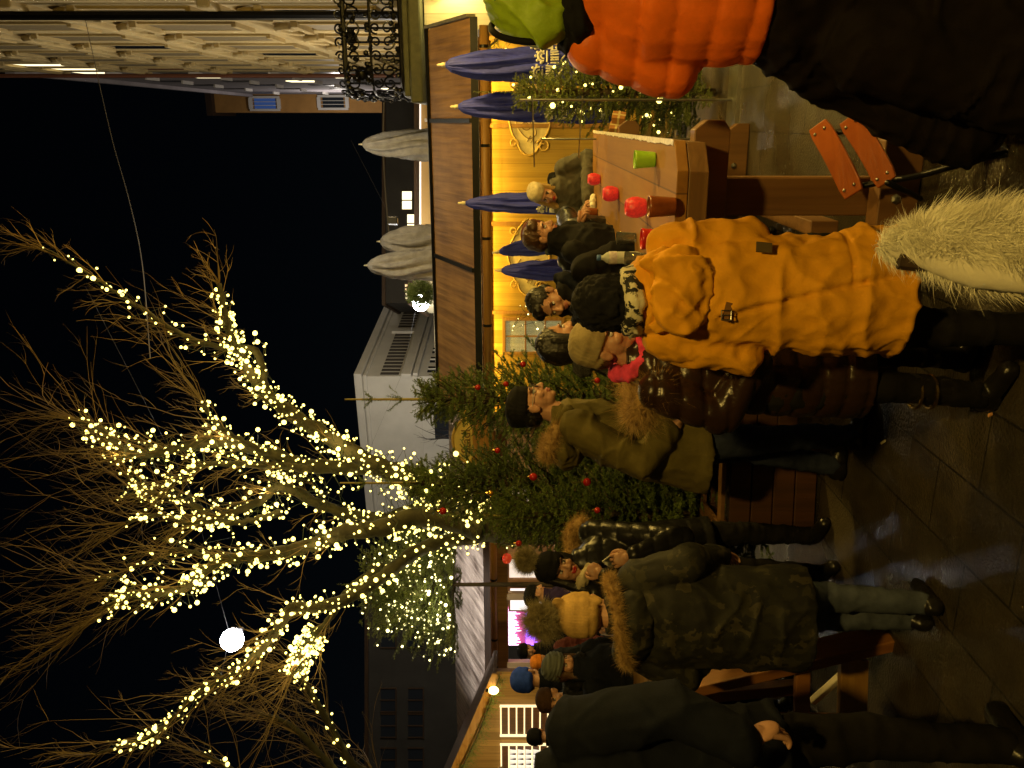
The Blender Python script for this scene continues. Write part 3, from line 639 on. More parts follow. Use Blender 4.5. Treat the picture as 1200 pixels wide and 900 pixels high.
# --- navy jacket, left edge, near
f = (.25, .97); x0, d0, h0 = X(-8, 2.8), 2.8, 1.93
R, HM = person('person close by at the left edge in a plain navy jacket seen from behind', x0, d0, f, h0, (-.02, .0), (0, 16, -10), (-.15, .06, -.06),
    arms={'r': ((.30, -.09, 1.13), W2L(x0, d0, f, h0, P(868, 872, 2.52)))}, hbend={'r': (.25, .35, -.9)}, hup={'r': (1, .2, 0)}, hcurl=.55,
    coat=dict(hem=.78, hr=(.235, .19), waist=(.22, .18), chest=(.225, .18), sh=(.21, .14), ar=(.098, .082, .064)), cm=NAVY, cloth=('w', .009, 7), pants=DARKP, bootm=BOOT, hair=('short', HAIRB), vox=.010)
tag(R, None); 
g = MB(); g.tube(spline([W2L(x0, d0, f, h0, P(688, 833, 2.74)), W2L(x0, d0, f, h0, P(703, 824, 2.72)), W2L(x0, d0, f, h0, P(722, 815, 2.72))], 5), .011, 8); g.build('collar_piping', CREAMK, R)

# --- orange puffer at the right edge
f = (.55, .83); x0, d0, h0 = X(928, 2.6), 2.6, 1.84
R, HM = person('person at the right edge in a bright orange puffer jacket and lime green hood', x0, d0, f, h0, (0, .05), (-10, 8, 0), (-.09, .03, -.045),
    arms={'l': ((-.265, .02, 1.17), (-.20, .20, 1.06)), 'r': ((.31, .0, 1.15), (.27, .2, 1.1))},
    coat=dict(hem=.92, hr=(.255, .20), waist=(.265, .215), chest=(.27, .21), sh=(.235, .165), neck=(.10, .10), top=1.54, ar=(.115, .105, .075)), cm=ORG, cloth=('quilt', .108, .015), pants=None, bootm=BOOT, vox=.010,
    legs={'l': ((-.11, 0, .92), (-.30, .16, .56), (-.50, .05, .12)), 'r': ((.10, 0, .92), (.115, .03, .50), (.12, -.02, .09))})
surf('trousers', [pr_loft([(0, 0, .72, .21, .18), (0, 0, .88, .235, .185), (0, 0, 1.0, .2, .16)]), pr_caps((-.10, 0, .84), .165, (-.29, .14, .52), .16), pr_caps((-.29, .14, .52), .16, (-.46, .03, .16), .14), pr_caps((-.16, -.1, .6), .15, (-.28, -.16, .12), .15), pr_caps((.05, -.02, .84), .17, (-.04, -.06, .50), .15), pr_caps((-.04, -.06, .5), .15, (-.12, -.16, .12), .12), pr_caps((.10, 0, .84), .15, (.13, .03, .12), .09)], .012, 4, clothm('brown_black_trousers', (.009, .006, .005)), R, wrinkles(.014, 7, 2))
surf('hood', [pr_ell(tuple(HM @ Vector((0, -.025, .03))), (.125, .135, .14)), pr_ell(tuple(HM @ Vector((0, -.10, -.02))), (.09, .07, .09))], .009, 3, LIME, R, wrinkles(.018, 9, 4, .5))
hp = [HM @ Vector((.128 * math.sin(a), -.03 + .14 * math.cos(a), -.02 - .05 * math.cos(a))) for a in np.linspace(0, 6.283, 24)]
for o in (-.07, .07): MB().tube([HM @ Vector((o, -.03 - .128 * math.cos(a) * (1 - abs(o)), .03 + .142 * math.sin(a) * .93)) for a in np.linspace(-.5, 2.6, 20)], .011, 8).build('hood_stripe', BLACK, R, True)
scarf(R, HM, BLACK, .05, .10, 'neck_warmer', zz=-.13, seed=3)

# --- people further off, left
def far(label, u, d, face, h, hat=None, hair=None, cm=BLACK, group=None, **k):
    return person(label, X(u, d), d, face, h, (0, .03), k.pop('head', (0, 8, 0)), coat=dict(neck=(.1, .1), top=1.56), cm=cm, pants=DARKP, bootm=BOOT, hat=hat, hair=hair, vox=.014, hvox=.0065, **k)
R, HM = far('person in a grey striped knit beanie behind the camouflage jacket', 112, 5.3, (.75, -.4), 1.58, ('rib', GREYK, dict(top=.15, fat=1.1)), ('long', HAIRB), NAVY, head=(-10, 18, 0)); scarf(R, HM, BLACK, seed=1)
R, HM = far('person with a ruddy face under a brown cap in dark clothes beside the striped beanie', 82, 5.7, (.05, -1), 1.63, ('beanie', clothm('brown_knit', (.06, .03, .015)), dict(top=.13)), None, BLACK); scarf(R, HM, BLACK, seed=2)
far('person with a bright blue beanie standing behind the brown cap', 100, 6.6, (.1, 1), 1.79, ('beanie', BLUEK, dict(top=.16, fat=1.1)), None, NAVY)
far('person with uncovered dark hair bending low near the left edge', 52, 5.2, (.5, -.7), 1.56, None, ('bob', HAIRD), BLACKJ, head=(0, 30, 0))
far('person in a round black hat waiting at the slatted stall window', 36, 8.6, (-.3, .9), 1.66, ('beanie', BLACK, dict(top=.15, fat=1.1)), None, BLACK)
far('person in an orange beanie among the guests before the pink lit stall', 124, 9.0, (.2, -.9), 1.62, ('beanie', ORK, dict(top=.15, fat=1.1)), None, MAROON)
far('person in a black cap with pale face before the violet curtain of lights', 137, 10.5, (.3, -.9), 1.78, ('beanie', BLACK, dict(top=.14, fat=1.1)), None, BLACK)
far('person in a dark purple coat and black cap near the pink paper star', 196, 8.4, (.85, .3), 1.70, ('beanie', BLACK, dict(top=.14, fat=1.1)), None, PURP)
far('person with a pale face just left of the dark purple coat', 186, 9.6, (.1, -1), 1.66, None, ('short', HAIRD), BLACKJ)
# ------------------------------------------------------------------ setting materials
W_YEL = wood('facade_boards', (.76, .50, .085), (.62, .38, .05), 'Z', 1.0, .55, boards=.19)
W_TAB = wood('table_wood', (.34, .19, .065), (.24, .125, .04), 'Y', .8, .42, coat=.15)
W_TABV = wood('table_wood_upright', (.26, .13, .045), (.17, .08, .028), 'Z', .8, .5)
W_DRK = wood('dark_timber', (.07, .036, .014), (.035, .018, .008), 'X', 1, .7)
W_RED = wood('reddish_timber', (.11, .042, .016), (.06, .024, .010), 'Z', 1, .55)
W_STALL = wood('stall_boards', (.42, .27, .10), (.30, .18, .06), 'Z', 1.0, .6, boards=.16)
W_POLE = wood('pole_wood', (.50, .27, .07), (.36, .18, .04), 'X', 1.2, .5)
IRON = mat('black_iron', (.012, .012, .013), .4, metal=.6, noise=.2, bump=.2)
WIRE = mat('wire', (.02, .02, .02), .5)
def roofmat(name, c1, c2, rough, scl, bumpd):
    m = bpy.data.materials.new(name); m.use_nodes = True; nt = m.node_tree; N = nt.nodes; L = nt.links; b = N['Principled BSDF']; b.inputs['Roughness'].default_value = rough
    tc = N.new('ShaderNodeTexCoord'); mp = N.new('ShaderNodeMapping'); L.new(tc.outputs['Object'], mp.inputs[0]); mp.inputs['Scale'].default_value = scl
    n1 = N.new('ShaderNodeTexNoise'); n1.inputs['Scale'].default_value = 1; n1.inputs['Detail'].default_value = 7; L.new(mp.outputs[0], n1.inputs[0])
    n2 = N.new('ShaderNodeTexNoise'); n2.inputs['Scale'].default_value = 1.7; n2.inputs['Detail'].default_value = 5; L.new(tc.outputs['Object'], n2.inputs[0])
    mx = N.new('ShaderNodeMath'); mx.operation = 'MULTIPLY_ADD'; L.new(n1.outputs[0], mx.inputs[0]); mx.inputs[1].default_value = .6; mm = N.new('ShaderNodeMath'); mm.operation = 'MULTIPLY'; L.new(n2.outputs[0], mm.inputs[0]); mm.inputs[1].default_value = .4; L.new(mm.outputs[0], mx.inputs[2])
    cr = N.new('ShaderNodeValToRGB'); L.new(mx.outputs[0], cr.inputs[0]); cr.color_ramp.elements[0].position = .36; cr.color_ramp.elements[1].position = .64
    cr.color_ramp.elements[0].color = (*c2, 1); cr.color_ramp.elements[1].color = (*c1, 1); L.new(cr.outputs[0], b.inputs[0])
    bp = N.new('ShaderNodeBump'); bp.inputs['Strength'].default_value = .9; bp.inputs['Distance'].default_value = bumpd; L.new(n1.outputs[0], bp.inputs['Height']); L.new(bp.outputs[0], b.inputs['Normal'])
    return m
ROOF_B = roofmat('brown_reed_roof', (.46, .25, .075), (.20, .10, .03), .75, (16, .9, .9), .02)
ROOF_W = roofmat('wet_shingle_roof', (.42, .32, .24), (.07, .045, .03), .3, (11, .9, .9), .06)
# ------------------------------------------------------------------ ground
def paving():
    m = bpy.data.materials.new('stone_paving'); m.use_nodes = True; nt = m.node_tree; N = nt.nodes; L = nt.links; b = N['Principled BSDF']
    tc = N.new('ShaderNodeTexCoord'); mp = N.new('ShaderNodeMapping'); L.new(tc.outputs['Object'], mp.inputs[0]); mp.inputs['Rotation'].default_value = (0, 0, TH + math.pi / 2); mp.inputs['Location'].default_value = (.12, .07, 0)
    br = N.new('ShaderNodeTexBrick'); L.new(mp.outputs[0], br.inputs['Vector']); br.inputs['Scale'].default_value = 1; br.inputs['Brick Width'].default_value = .60; br.inputs['Row Height'].default_value = .31
    br.inputs['Mortar Size'].default_value = .005; br.inputs['Mortar Smooth'].default_value = .3; br.inputs['Color1'].default_value = (.058, .048, .032, 1); br.inputs['Color2'].default_value = (.046, .039, .027, 1); br.inputs['Mortar'].default_value = (.018, .016, .012, 1)
    n1 = N.new('ShaderNodeTexNoise'); n1.inputs['Scale'].default_value = 2.2; n1.inputs['Detail'].default_value = 9; n1.inputs['Roughness'].default_value = .7; L.new(tc.outputs['Object'], n1.inputs[0])
    cr = N.new('ShaderNodeValToRGB'); L.new(n1.outputs[0], cr.inputs[0]); cr.color_ramp.elements[0].color = (.45, .43, .4, 1); cr.color_ramp.elements[1].color = (1.25, 1.2, 1.1, 1); cr.color_ramp.elements[0].position = .35; cr.color_ramp.elements[1].position = .65
    mx = N.new('ShaderNodeMix'); mx.data_type = 'RGBA'; mx.blend_type = 'MULTIPLY'; mx.inputs[0].default_value = 1; L.new(br.outputs[0], mx.inputs[6]); L.new(cr.outputs[0], mx.inputs[7]); L.new(mx.outputs[2], b.inputs[0])
    n3 = N.new('ShaderNodeTexNoise'); n3.inputs['Scale'].default_value = .9; n3.inputs['Detail'].default_value = 5; L.new(tc.outputs['Object'], n3.inputs[0])
    mr = N.new('ShaderNodeMapRange'); mr.inputs['From Min'].default_value = .42; mr.inputs['From Max'].default_value = .6; mr.inputs['To Min'].default_value = .18; mr.inputs['To Max'].default_value = .6; L.new(n3.outputs[0], mr.inputs[0]); L.new(mr.outputs[0], b.inputs['Roughness'])
    n2 = N.new('ShaderNodeTexNoise'); n2.inputs['Scale'].default_value = 70; n2.inputs['Detail'].default_value = 6; L.new(tc.outputs['Object'], n2.inputs[0])
    ad = N.new('ShaderNodeMath'); ad.operation = 'MULTIPLY_ADD'; L.new(br.outputs[1], ad.inputs[0]); ad.inputs[1].default_value = -.7; L.new(n2.outputs[0], ad.inputs[2])
    bp = N.new('ShaderNodeBump'); bp.inputs['Strength'].default_value = .8; bp.inputs['Distance'].default_value = .008; L.new(ad.outputs[0], bp.inputs['Height']); L.new(bp.outputs[0], b.inputs['Normal'])
    return m
tag(MB().add([(-300, -40, 0), (300, -40, 0), (300, 500, 0), (-300, 500, 0)], [(0, 1, 2, 3)]).build('ground', paving()), kind='structure')
# stall frame objects: children of an empty turned to the stall direction; local x = s, local y = t
def frame(name, s, t, label, cat, group=None, z=0): return empty(name, S(s, t, z), -TH, label, cat, group)

# ------------------------------------------------------------------ long yellow stall (right)
LEDM = mat('lit_strip', (1, .8, .4), .5, emit=(1, .68, .22), estr=7, sample=False)
R = frame('market_stall', 0, 12, 'long wooden stall with brown roof and yellow lit board front', 'market stall')
s0, s1 = -4.35, 1.18; N_ = 4
MB().box(((s0 + s1) / 2, .35, 1.10), (s1 - s0, .10, 2.2)).build('front_wall', W_YEL, R)
MB().box((s0 + .05, 1.25, 1.10), (.10, 1.7, 2.2)).build('side_wall', W_YEL, R); MB().box((s1 - .05, 1.25, 1.10), (.10, 1.7, 2.2)).build('side_wall', W_YEL, R)
for sx in (s0 + .1, -2.75, -1.42, -.05, s1 - .08): MB().box((sx, .285, 1.10), (.055, .025, 2.2)).build('batten', W_POLE, R, bevel=.004)
MB().box(((s0 + s1) / 2, .275, 2.19), (s1 - s0, .04, .05)).build('cornice', W_POLE, R, bevel=.004)
rf = MB(); L_ = s1 - s0 + .3; xm = (s0 + s1) / 2
sl = math.atan2(.76, 1.35)
nseg = 3; edges = [s0 - .15, -2.05, .02, s1 + .15]; shear = (-.0, -.42, -.10, .0)
for i in range(3):
    a, b_ = edges[i] + .012, edges[i + 1] - .012
    rf.hexa([(a, -.05, 2.36), (b_, -.05, 2.36), (b_ + 0, 1.40, 3.08), (a, 1.40, 3.08), (a, -.05, 2.40), (b_, -.05, 2.40), (b_, 1.40, 3.12), (a, 1.40, 3.12)])
    rf.hexa([(a, 1.40, 3.07), (b_, 1.40, 3.07), (b_, 2.55, 2.36), (a, 2.55, 2.36), (a, 1.40, 3.115), (b_, 1.40, 3.115), (b_, 2.55, 2.40), (a, 2.55, 2.40)])
roof = rf.build('roof', ROOF_B, R)
for i in (1, 2):
    MB().hexa([(edges[i] - .03, -.07, 2.385), (edges[i] + .03, -.07, 2.385), (edges[i] + .03, 1.4, 3.105), (edges[i] - .03, 1.4, 3.105), (edges[i] - .03, -.07, 2.43), (edges[i] + .03, -.07, 2.43), (edges[i] + .03, 1.4, 3.145), (edges[i] - .03, 1.4, 3.145)]).build('roof_batten', IRON, roof)
MB().tube([(s0 - .2, 1.4, 3.13), (s1 + .2, 1.4, 3.13)], .035, 8).build('ridge_cap', IRON, roof)
MB().box((xm, -.075, 2.345), (L_, .035, .10)).build('gutter', IRON, R)
for sx in (s0 - .17, s1 + .17): MB().hexa([(sx - .02, -.08, 2.32), (sx + .02, -.08, 2.32), (sx + .02, 1.4, 3.06), (sx - .02, 1.4, 3.06), (sx - .02, -.08, 2.44), (sx + .02, -.08, 2.44), (sx + .02, 1.4, 3.17), (sx - .02, 1.4, 3.17)]).build('bargeboard', mat('weathered_grey', (.22, .20, .14), .7, noise=.3), R)
pl = MB().tube([(s0 - .1, -.03, 2.215), (s1 + .05, -.03, 2.215)], .062, 16).build('eave_pole', W_POLE, R, True)
for sx in np.arange(s0 + .2, s1, 1.28): MB().tube([(sx - .02, -.03, 2.215), (sx + .02, -.03, 2.215)], .068, 16).build('clamp', IRON, pl)
MB().box((xm, .14, 2.275), (L_ - .3, .03, .016)).build('light_strip', LEDM, R)
# window with curtain
wd = empty('window'); wd.parent = R; wd.location = (-3.12, .295, 1.53)
MB().box((0, .0, .0), (.50, .012, .84)).build('curtain', mat('pleated_curtain', (.62, .58, .40), .8, color2=(.36, .34, .2), nscale=3, stretch=(22, 1, .6), bump=.5, bscale=20, emit=(.9, .85, .45), estr=.22), wd)  # slight glow put into the curtain as light from inside
g = MB()
for sx in (-.27, .27): g.box((sx, -.012, 0), (.05, .05, .95))
for z in (-.45, .45): g.box((0, -.012, z), (.49, .05, .05))
g.box((0, -.012, 0), (.022, .03, .85)); g.box((0, -.014, .12), (.49, .03, .022)); g.box((0, -.014, -.18), (.49, .03, .022)); g.build('window_frame', W_POLE, wd, bevel=.004)
MB().box((0, -.004, 0), (.50, .004, .84)).build('pane', mat('window_glass', (.9, .95, .9), .03, trans=.95, spec=.6), wd)
# rococo plaques
PLQ = mat('cream_plaque', (.72, .60, .30), .6, noise=.15, bump=.3, bscale=30); PLB = mat('ochre_relief', (.58, .38, .09), .5, noise=.2, bump=.3)
PLD = mat('brown_line', (.22, .13, .04), .6)
def scroll(g, cx, cz, r, t0, turns, y, rad, sgn=1, n=26):
    g.tube([(cx + r * (1 - .75 * i / n) * math.cos(t0 + sgn * turns * 6.283 * i / n), y, cz + r * (1 - .75 * i / n) * math.sin(t0 + sgn * turns * 6.283 * i / n)) for i in range(n + 1)], rad, 6)
def plaque(s, z, lab, mir=1):
    q = empty('rococo_plaque', S(s, 12.29, z), -TH, lab, 'wall plaque', 'rococo plaques on the yellow stall')
    po = [(.54 * math.cos(a) * (1 + .05 * math.cos(4 * a)), .29 * math.sin(a) * (1 + .07 * math.cos(4 * a + .5) + .03 * math.cos(9 * a))) for a in np.linspace(0, 6.283, 61)[:-1]]
    MB().prism(po, -.02, .0, Matrix.Rotation(math.pi / 2, 4, 'X')).build('board', PLQ, q)
    g = MB(); ed = [(x, -.012, y) for x, y in po]; g.tube(ed + [ed[0]], .014, 6)
    for o in (-1, 1):
        scroll(g, o * .44 * mir, -.20, .10, 1.2, 1.3, -.014, .014, o); scroll(g, o * .40, .22, .07, 4.2, 1.2, -.014, .012, -o)
    g.build('border', PLB, q, True)
    g = MB(); y = -.006
    for o in (-1, 1):
        scroll(g, o * .16 * mir, .05, .085, 0, 1.5, y, .006, o); scroll(g, o * .06, -.12, .06, 2, 1.3, y, .005, -o)
        g.tube(spline([(o * .02, y, .12), (o * .12, y, .18), (o * .25, y, .12), (o * .34, y, .0), (o * .27, y, -.10), (o * .12, y, -.05)], 5), .006, 6)
        for k in range(4): g.tube([(o * (.30 + .03 * k), y, -.02 - .04 * k), (o * (.38 + .02 * k), y, .03 - .05 * k)], .005, 5)
    g.build('relief', PLD, q, True)
plaque(.115, 1.60, 'cream rococo plaque with scrolled border behind the two tallest blue parasols')
plaque(-1.92, 1.60, 'cream rococo plaque with curled relief between the small blue parasols and the grey jacket')
# carved roof sign
q = frame('roof_sign', -4.62, 11.75, 'carved oval cream sign with scroll ends at the left roof corner', 'sign', z=2.46)
po = [(.38 * math.cos(a), .30 * math.sin(a)) for a in np.linspace(0, math.pi, 30)]
MB().prism(po, -.03, .0, Matrix.Rotation(math.pi / 2, 4, 'X')).build('board', mat('sign_cream', (.72, .55, .17), .5, noise=.1), q)
g = MB(); ed = [(x, .0, y) for x, y in po]; g.tube(ed, .022, 8)
scroll(g, -.44, -.0, .12, .2, 1.4, .0, .022, 1); scroll(g, .44, -.0, .12, 2.9, 1.4, .0, .022, -1); g.build('border', PLB, q, True)
MB().box((0, .02, -.13), (.80, .05, .26)).build('base_board', W_POLE, q, bevel=.005)
text_mesh('lettering', 'Stadl', .20, Matrix.Translation((0, -.038, .09)) @ Matrix.Rotation(math.pi / 2, 4, 'X'), PLD, q)

# ------------------------------------------------------------------ cream kiosk with ironwork, right back
R = frame('cream_kiosk', 0, 0, 'pale cream boarded kiosk with green parapet behind the brown roof', 'kiosk')
CRM = wood('cream_boards', (.78, .70, .42), (.66, .58, .34), 'Z', .8, .6, boards=.28)
MB().box((3.05, 16.2, 1.65), (3.2, 3.0, 3.3)).build('wall', CRM, R)
GRN = mat('green_parapet', (.09, .095, .045), .6, noise=.25, bump=.3)
MB().box((2.55, 16.1, 3.42), (4.5, 3.6, .20)).build('roof_slab', GRN, R, bevel=.03)
MB().box((2.55, 16.1, 3.58), (4.3, 3.4, .10)).build('parapet', GRN, R, bevel=.02)
MB().box((.75, 14.75, 1.65), (.12, .12, 3.3)).build('post', GRN, R)
lp = empty('lamp'); lp.parent = R; lp.location = (2.2, 14.55, 2.9)
MB().lathe([(.0, .14), (.16, .05), (.17, 0), (.15, .01)], n=18).build('lamp_shade', GRN, lp, True); MB().lathe([(.01, -.05), (.05, -.02), (.05, .03), (.02, .05)], n=12).build('bulb', LEDM, lp, True)
q = frame('iron_railing', .42, 14.4, 'ornate black wrought iron railing of curls along the kiosk terrace', 'railing', z=3.64)
g = MB(); Wd, Dp, Hh = 4.0, 2.6, .98
cor = [(0, Dp), (-.0, .35), (.35, .0), (Wd, 0)]
path = spline([(0, Dp, 0), (0, .8, 0), (.06, .2, 0), (.3, .0, 0), (1, -.02, 0), (Wd, 0, 0)], 14)
for z, r in ((.02, .035), (Hh * .52, .022), (Hh - .05, .04)): g.tube([(p.x * (1 if z > 0.1 else .96), p.y, z) for p in path], r, 6)
g.build('rail', IRON, q)
g = MB(); tot = 0; acc = [0]
for i in range(1, len(path)): acc.append(acc[-1] + (path[i] - path[i - 1]).length)
def atp(d):
    for i in range(1, len(acc)):
        if acc[i] >= d:
            t = (d - acc[i - 1]) / (acc[i] - acc[i - 1]); return path[i - 1].lerp(path[i], t), (path[i] - path[i - 1]).normalized()
    return path[-1], (path[-1] - path[-2]).normalized()
for k in range(int(acc[-1] / .21)):
    p, tg = atp(k * .21 + .1); bulge = .10 * (1 if k % 1 == 0 else 0)
    nrm = Vector((tg.y, -tg.x, 0)); nrm = -nrm if nrm.dot(Vector((.3, -1, 0))) < 0 and tg.x > .3 else nrm
    g.tube(spline([p, p - nrm * .0 + Vector((0, 0, .3)), p + Vector((0, 0, .7)), p + Vector((0, 0, Hh))], 3), .018, 5)
    for zc, rr, sg in ((.22, .12, 1), (.42, .09, -1), (.80, .13, 1), (1.0, .08, -1)):
        n = 16
        g.tube([p + tg * (rr * (1 - .7 * i / n) * math.cos(sg * 7.5 * i / n + k)) + Vector((0, 0, zc + rr * (1 - .7 * i / n) * math.sin(sg * 7.5 * i / n + k))) for i in range(n + 1)], .016, 5)
g.build('scrollwork', IRON, q)
g = MB()
for k in range(330):
    p, tg = atp(random.uniform(0, acc[-1])); c = p + Vector((random.uniform(-.03, .03), random.uniform(-.05, .02), random.choice((Hh - .06, Hh - .2, .55, .12)) + random.uniform(-.06, .06)))
    v, f_ = pr_ell(tuple(c), (.05, .05, .035), (random.random() * 3, random.random() * 3, 0), 6, 4); g.add(v, f_)
g.build('iron_leaves', IRON, q)

# ------------------------------------------------------------------ left stall with lit roof
R = frame('market_stall', 0, 0, 'open stall with wet shingle roof lit white and pink lights inside', 'market stall')
a, b_ = -10.15, -5.2; t0 = 13.6
MB().hexa([(a - .9, t0, 2.36), (b_, t0, 2.36), (b_, t0 + 1.7, 3.10), (a - 3.2, t0 + 1.7, 3.10), (a - .9, t0, 2.41), (b_, t0, 2.41), (b_, t0 + 1.7, 3.15), (a - 3.2, t0 + 1.7, 3.15)]).build('roof', ROOF_W, R)
MB().box(((a + b_) / 2, t0 - .02, 2.36), (b_ - a, .04, .12)).build('gutter', W_DRK, R)
pl = MB().tube([(a + .1, t0 + .06, 2.235), (b_, t0 + .06, 2.235)], .062, 14).build('eave_pole', W_POLE, R, True)
for sx in np.arange(a + .7, b_, 1.3): MB().tube([(sx - .02, t0 + .06, 2.235), (sx + .02, t0 + .06, 2.235)], .068, 14).build('clamp', IRON, pl)
MB().box(((a + b_) / 2, t0 + .12, 2.07), (b_ - a, .05, .20)).build('lintel', W_TABV, R)
for sx in (a + .08, a + 1.6, a + 3.2, b_): MB().box((sx, t0 + .14, 1.0), (.14, .12, 2.0)).build('post', W_STALL, R, bevel=.01)
MB().box(((a + b_) / 2, t0 + .25, .55), (b_ - a, .5, 1.1)).build('counter', W_STALL, R, bevel=.01)
MB().box(((a + b_) / 2, t0 + 2.3, 1.2), (b_ - a, .08, 2.4)).build('back_wall', W_STALL, R)
# things inside
def panel(name, s, t, z, w_, h_, m, lab, cat, grp=None): 
    q = frame(name, s, t, lab, cat, grp, z); MB().box((0, 0, 0), (w_, .03, h_)).build('panel', m, q); g = MB()
    for o in (-1, 1): g.box((o * (w_ / 2 + .015), -.005, 0), (.03, .04, h_ + .06)); g.box((0, -.005, o * (h_ / 2 + .015)), (w_, .04, .03))
    g.build('frame', W_POLE, q); return q
def lit(n, c, e, st): return mat(n, c, .5, emit=e, estr=st, noise=.15, nscale=4)
panel('menu_board', -8.72, 13.9, 1.62, .48, .62, lit('lit_white_board', (.8, .8, .75), (1, .93, .9), .9), 'glowing white menu board in the middle of the open stall', 'menu board', 'lit boards in the open stall')
panel('menu_board', -8.20, 14.15, 1.62, .40, .66, lit('lit_cream_board', (.75, .7, .6), (1, .86, .70), .62), 'dimmer cream menu board right of the glowing white one', 'menu board', 'lit boards in the open stall')
panel('price_list', -7.05, 13.85, 1.72, .34, .42, lit('lit_price', (.8, .7, .6), (1, .85, .65), .5), 'small cream price list hung under the eave pole', 'price list', 'paper lists in the open stall')
panel('price_list', -6.45, 13.85, 1.76, .38, .40, lit('lit_price2', (.8, .7, .6), (1, .78, .55), .36), 'shaded tan price list nearest the big spruce', 'price list', 'paper lists in the open stall')
q = frame('light_curtain', -9.42, 14.0, 'pink and violet curtain of icicle lights in the open stall', 'light curtain', z=1.55)
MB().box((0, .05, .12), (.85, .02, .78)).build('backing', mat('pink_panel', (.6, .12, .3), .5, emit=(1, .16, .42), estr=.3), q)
g = MB(); g2 = MB()
for k in range(26):
    x_ = -.4 + .8 * k / 25; L2 = random.uniform(.10, .28)
    g.tube([(x_, 0, .42), (x_, 0, .42 - L2)], .008, 5); g2.tube([(x_, 0, .08), (x_, 0, .08 - L2)], .009, 5)
g.build('icicle_lights', mat('pink_white_light', (1, .8, 1), .5, emit=(1, .75, .95), estr=2.5), q); g2.build('violet_lights', mat('violet_light', (.4, .2, 1), .5, emit=(.30, .12, 1), estr=3), q)
q = frame('paper_star', -6.95, 13.45, 'pale pink paper star hanging beside the price list', 'paper star', z=1.50)
st = [((.17 if k % 2 == 0 else .07) * math.sin(k * math.pi / 5), (.17 if k % 2 == 0 else .07) * math.cos(k * math.pi / 5)) for k in range(10)]
V = [(x_, 0, z_) for x_, z_ in st] + [(0, -.05, 0), (0, .05, 0)]
MB().add(V, [(k, (k + 1) % 10, 10) for k in range(10)] + [((k + 1) % 10, k, 11) for k in range(10)]).build('star', mat('pink_paper', (.75, .42, .34), .7, emit=(1, .45, .35), estr=.25), q)
for sx, zz_, lab in ((-7.6, 1.98, 'round red glass lantern under the eave of the open stall'),):
    q = frame('red_lantern', sx, 13.45, lab, 'lantern', z=zz_); MB().lathe([(.02, -.09), (.08, -.06), (.10, 0), (.08, .06), (.02, .09)], n=16).build('globe', mat('red_glass', (.45, .02, .01), .2, emit=(1, .08, .02), estr=.25), q, True); MB().lathe([(.03, .085), (.035, .11), (.01, .12)], n=12).build('cap', IRON, q)
# ------------------------------------------------------------------ gabled wing with slatted windows, far left
R = frame('gabled_stall', 0, 0, 'yellow boarded stall with fir garland on its sloping gable', 'market stall')
t1 = 12.6; a0, a1 = -9.4, -14.4
def zr(s): return 2.27 + (-9.36 - s) * .378
MB().hexa([(a1, t1, 0), (a0, t1, 0), (a0, t1 + .1, 0), (a1, t1 + .1, 0), (a1, t1, zr(a1) - .12), (a0, t1, zr(a0) - .12), (a0, t1 + .1, zr(a0) - .12), (a1, t1 + .1, zr(a1) - .12)]).build('front_wall', W_STALL, R)
MB().hexa([(a1, t1 - .3, zr(a1) - .06), (a0 + .2, t1 - .3, zr(a0 + .2) - .06), (a0 + .2, t1 + .35, zr(a0 + .2) - .06), (a1, t1 + .35, zr(a1) - .06), (a1, t1 - .3, zr(a1)), (a0 + .2, t1 - .3, zr(a0 + .2)), (a0 + .2, t1 + .35, zr(a0 + .2)), (a1, t1 + .35, zr(a1))]).build('roof', W_DRK, R)
MB().hexa([(a1, t1 - .34, zr(a1) - .16), (a0 + .2, t1 - .34, zr(a0 + .2) - .16), (a0 + .2, t1 - .303, zr(a0 + .2) - .16), (a1, t1 - .303, zr(a1) - .16), (a1, t1 - .34, zr(a1) + .02), (a0 + .2, t1 - .34, zr(a0 + .2) + .02), (a0 + .2, t1 - .303, zr(a0 + .2) + .02), (a1, t1 - .303, zr(a1) + .02)]).build('bargeboard', W_POLE, R)
SL = mat('lit_slat', (.8, .65, .4), .5, emit=(1, .80, .45), estr=1.0)
for wi, sc in enumerate((-10.43, -11.28)):
    wd = empty('slatted_window'); wd.parent = R; wd.location = (sc, t1 - .01, 1.66)
    MB().box((0, 0, 0), (.62, .014, .86)).build('backing', W_RED, wd)
    g = MB()
    for k in range(7): g.box((0, -.03, .43 - .143 * k), (.64, .03, .024))
    for o in (-1, 1): g.box((o * .325, -.03, 0), (.03, .035, .90))
    g.build('slats', SL, wd)
    if wi == 1:
        g = MB()
        for r_ in range(4):
            for k in range(4): g.lathe([(.022, 0), (.036, .10), (.038, .105)], ((k - 1.3) * .105 + .03, -.055, .33 - .143 * r_ - .125), 10)
        tag(g.build('paper_cups', mat('white_cup', (.8, .78, .72), .5, emit=(1, .95, .85), estr=.5), None), None); cups = bpy.data.objects['paper_cups']; bpy.data.objects.remove(cups)
        for r_ in range(4):
            for k in range(4):
                cu = MB().lathe([(.024, 0), (.040, .11), (.042, .112), (.0, .112)], n=12).build('paper_cup', mat('white_cup', (.8, .78, .72), .5), None, True)
                cu.location = S(sc + (k - 1.4) * .115, t1 - .06, 1.66 + .29 - .143 * r_ - .135); tag(cu, 'white paper cup stacked upside down in rows on the slatted window shelves', 'paper cup', 'paper cups in the slatted window')
q = frame('round_sign', -12.0, 12.42, 'round cream sign on the gabled stall below the garland', 'sign', z=2.06)
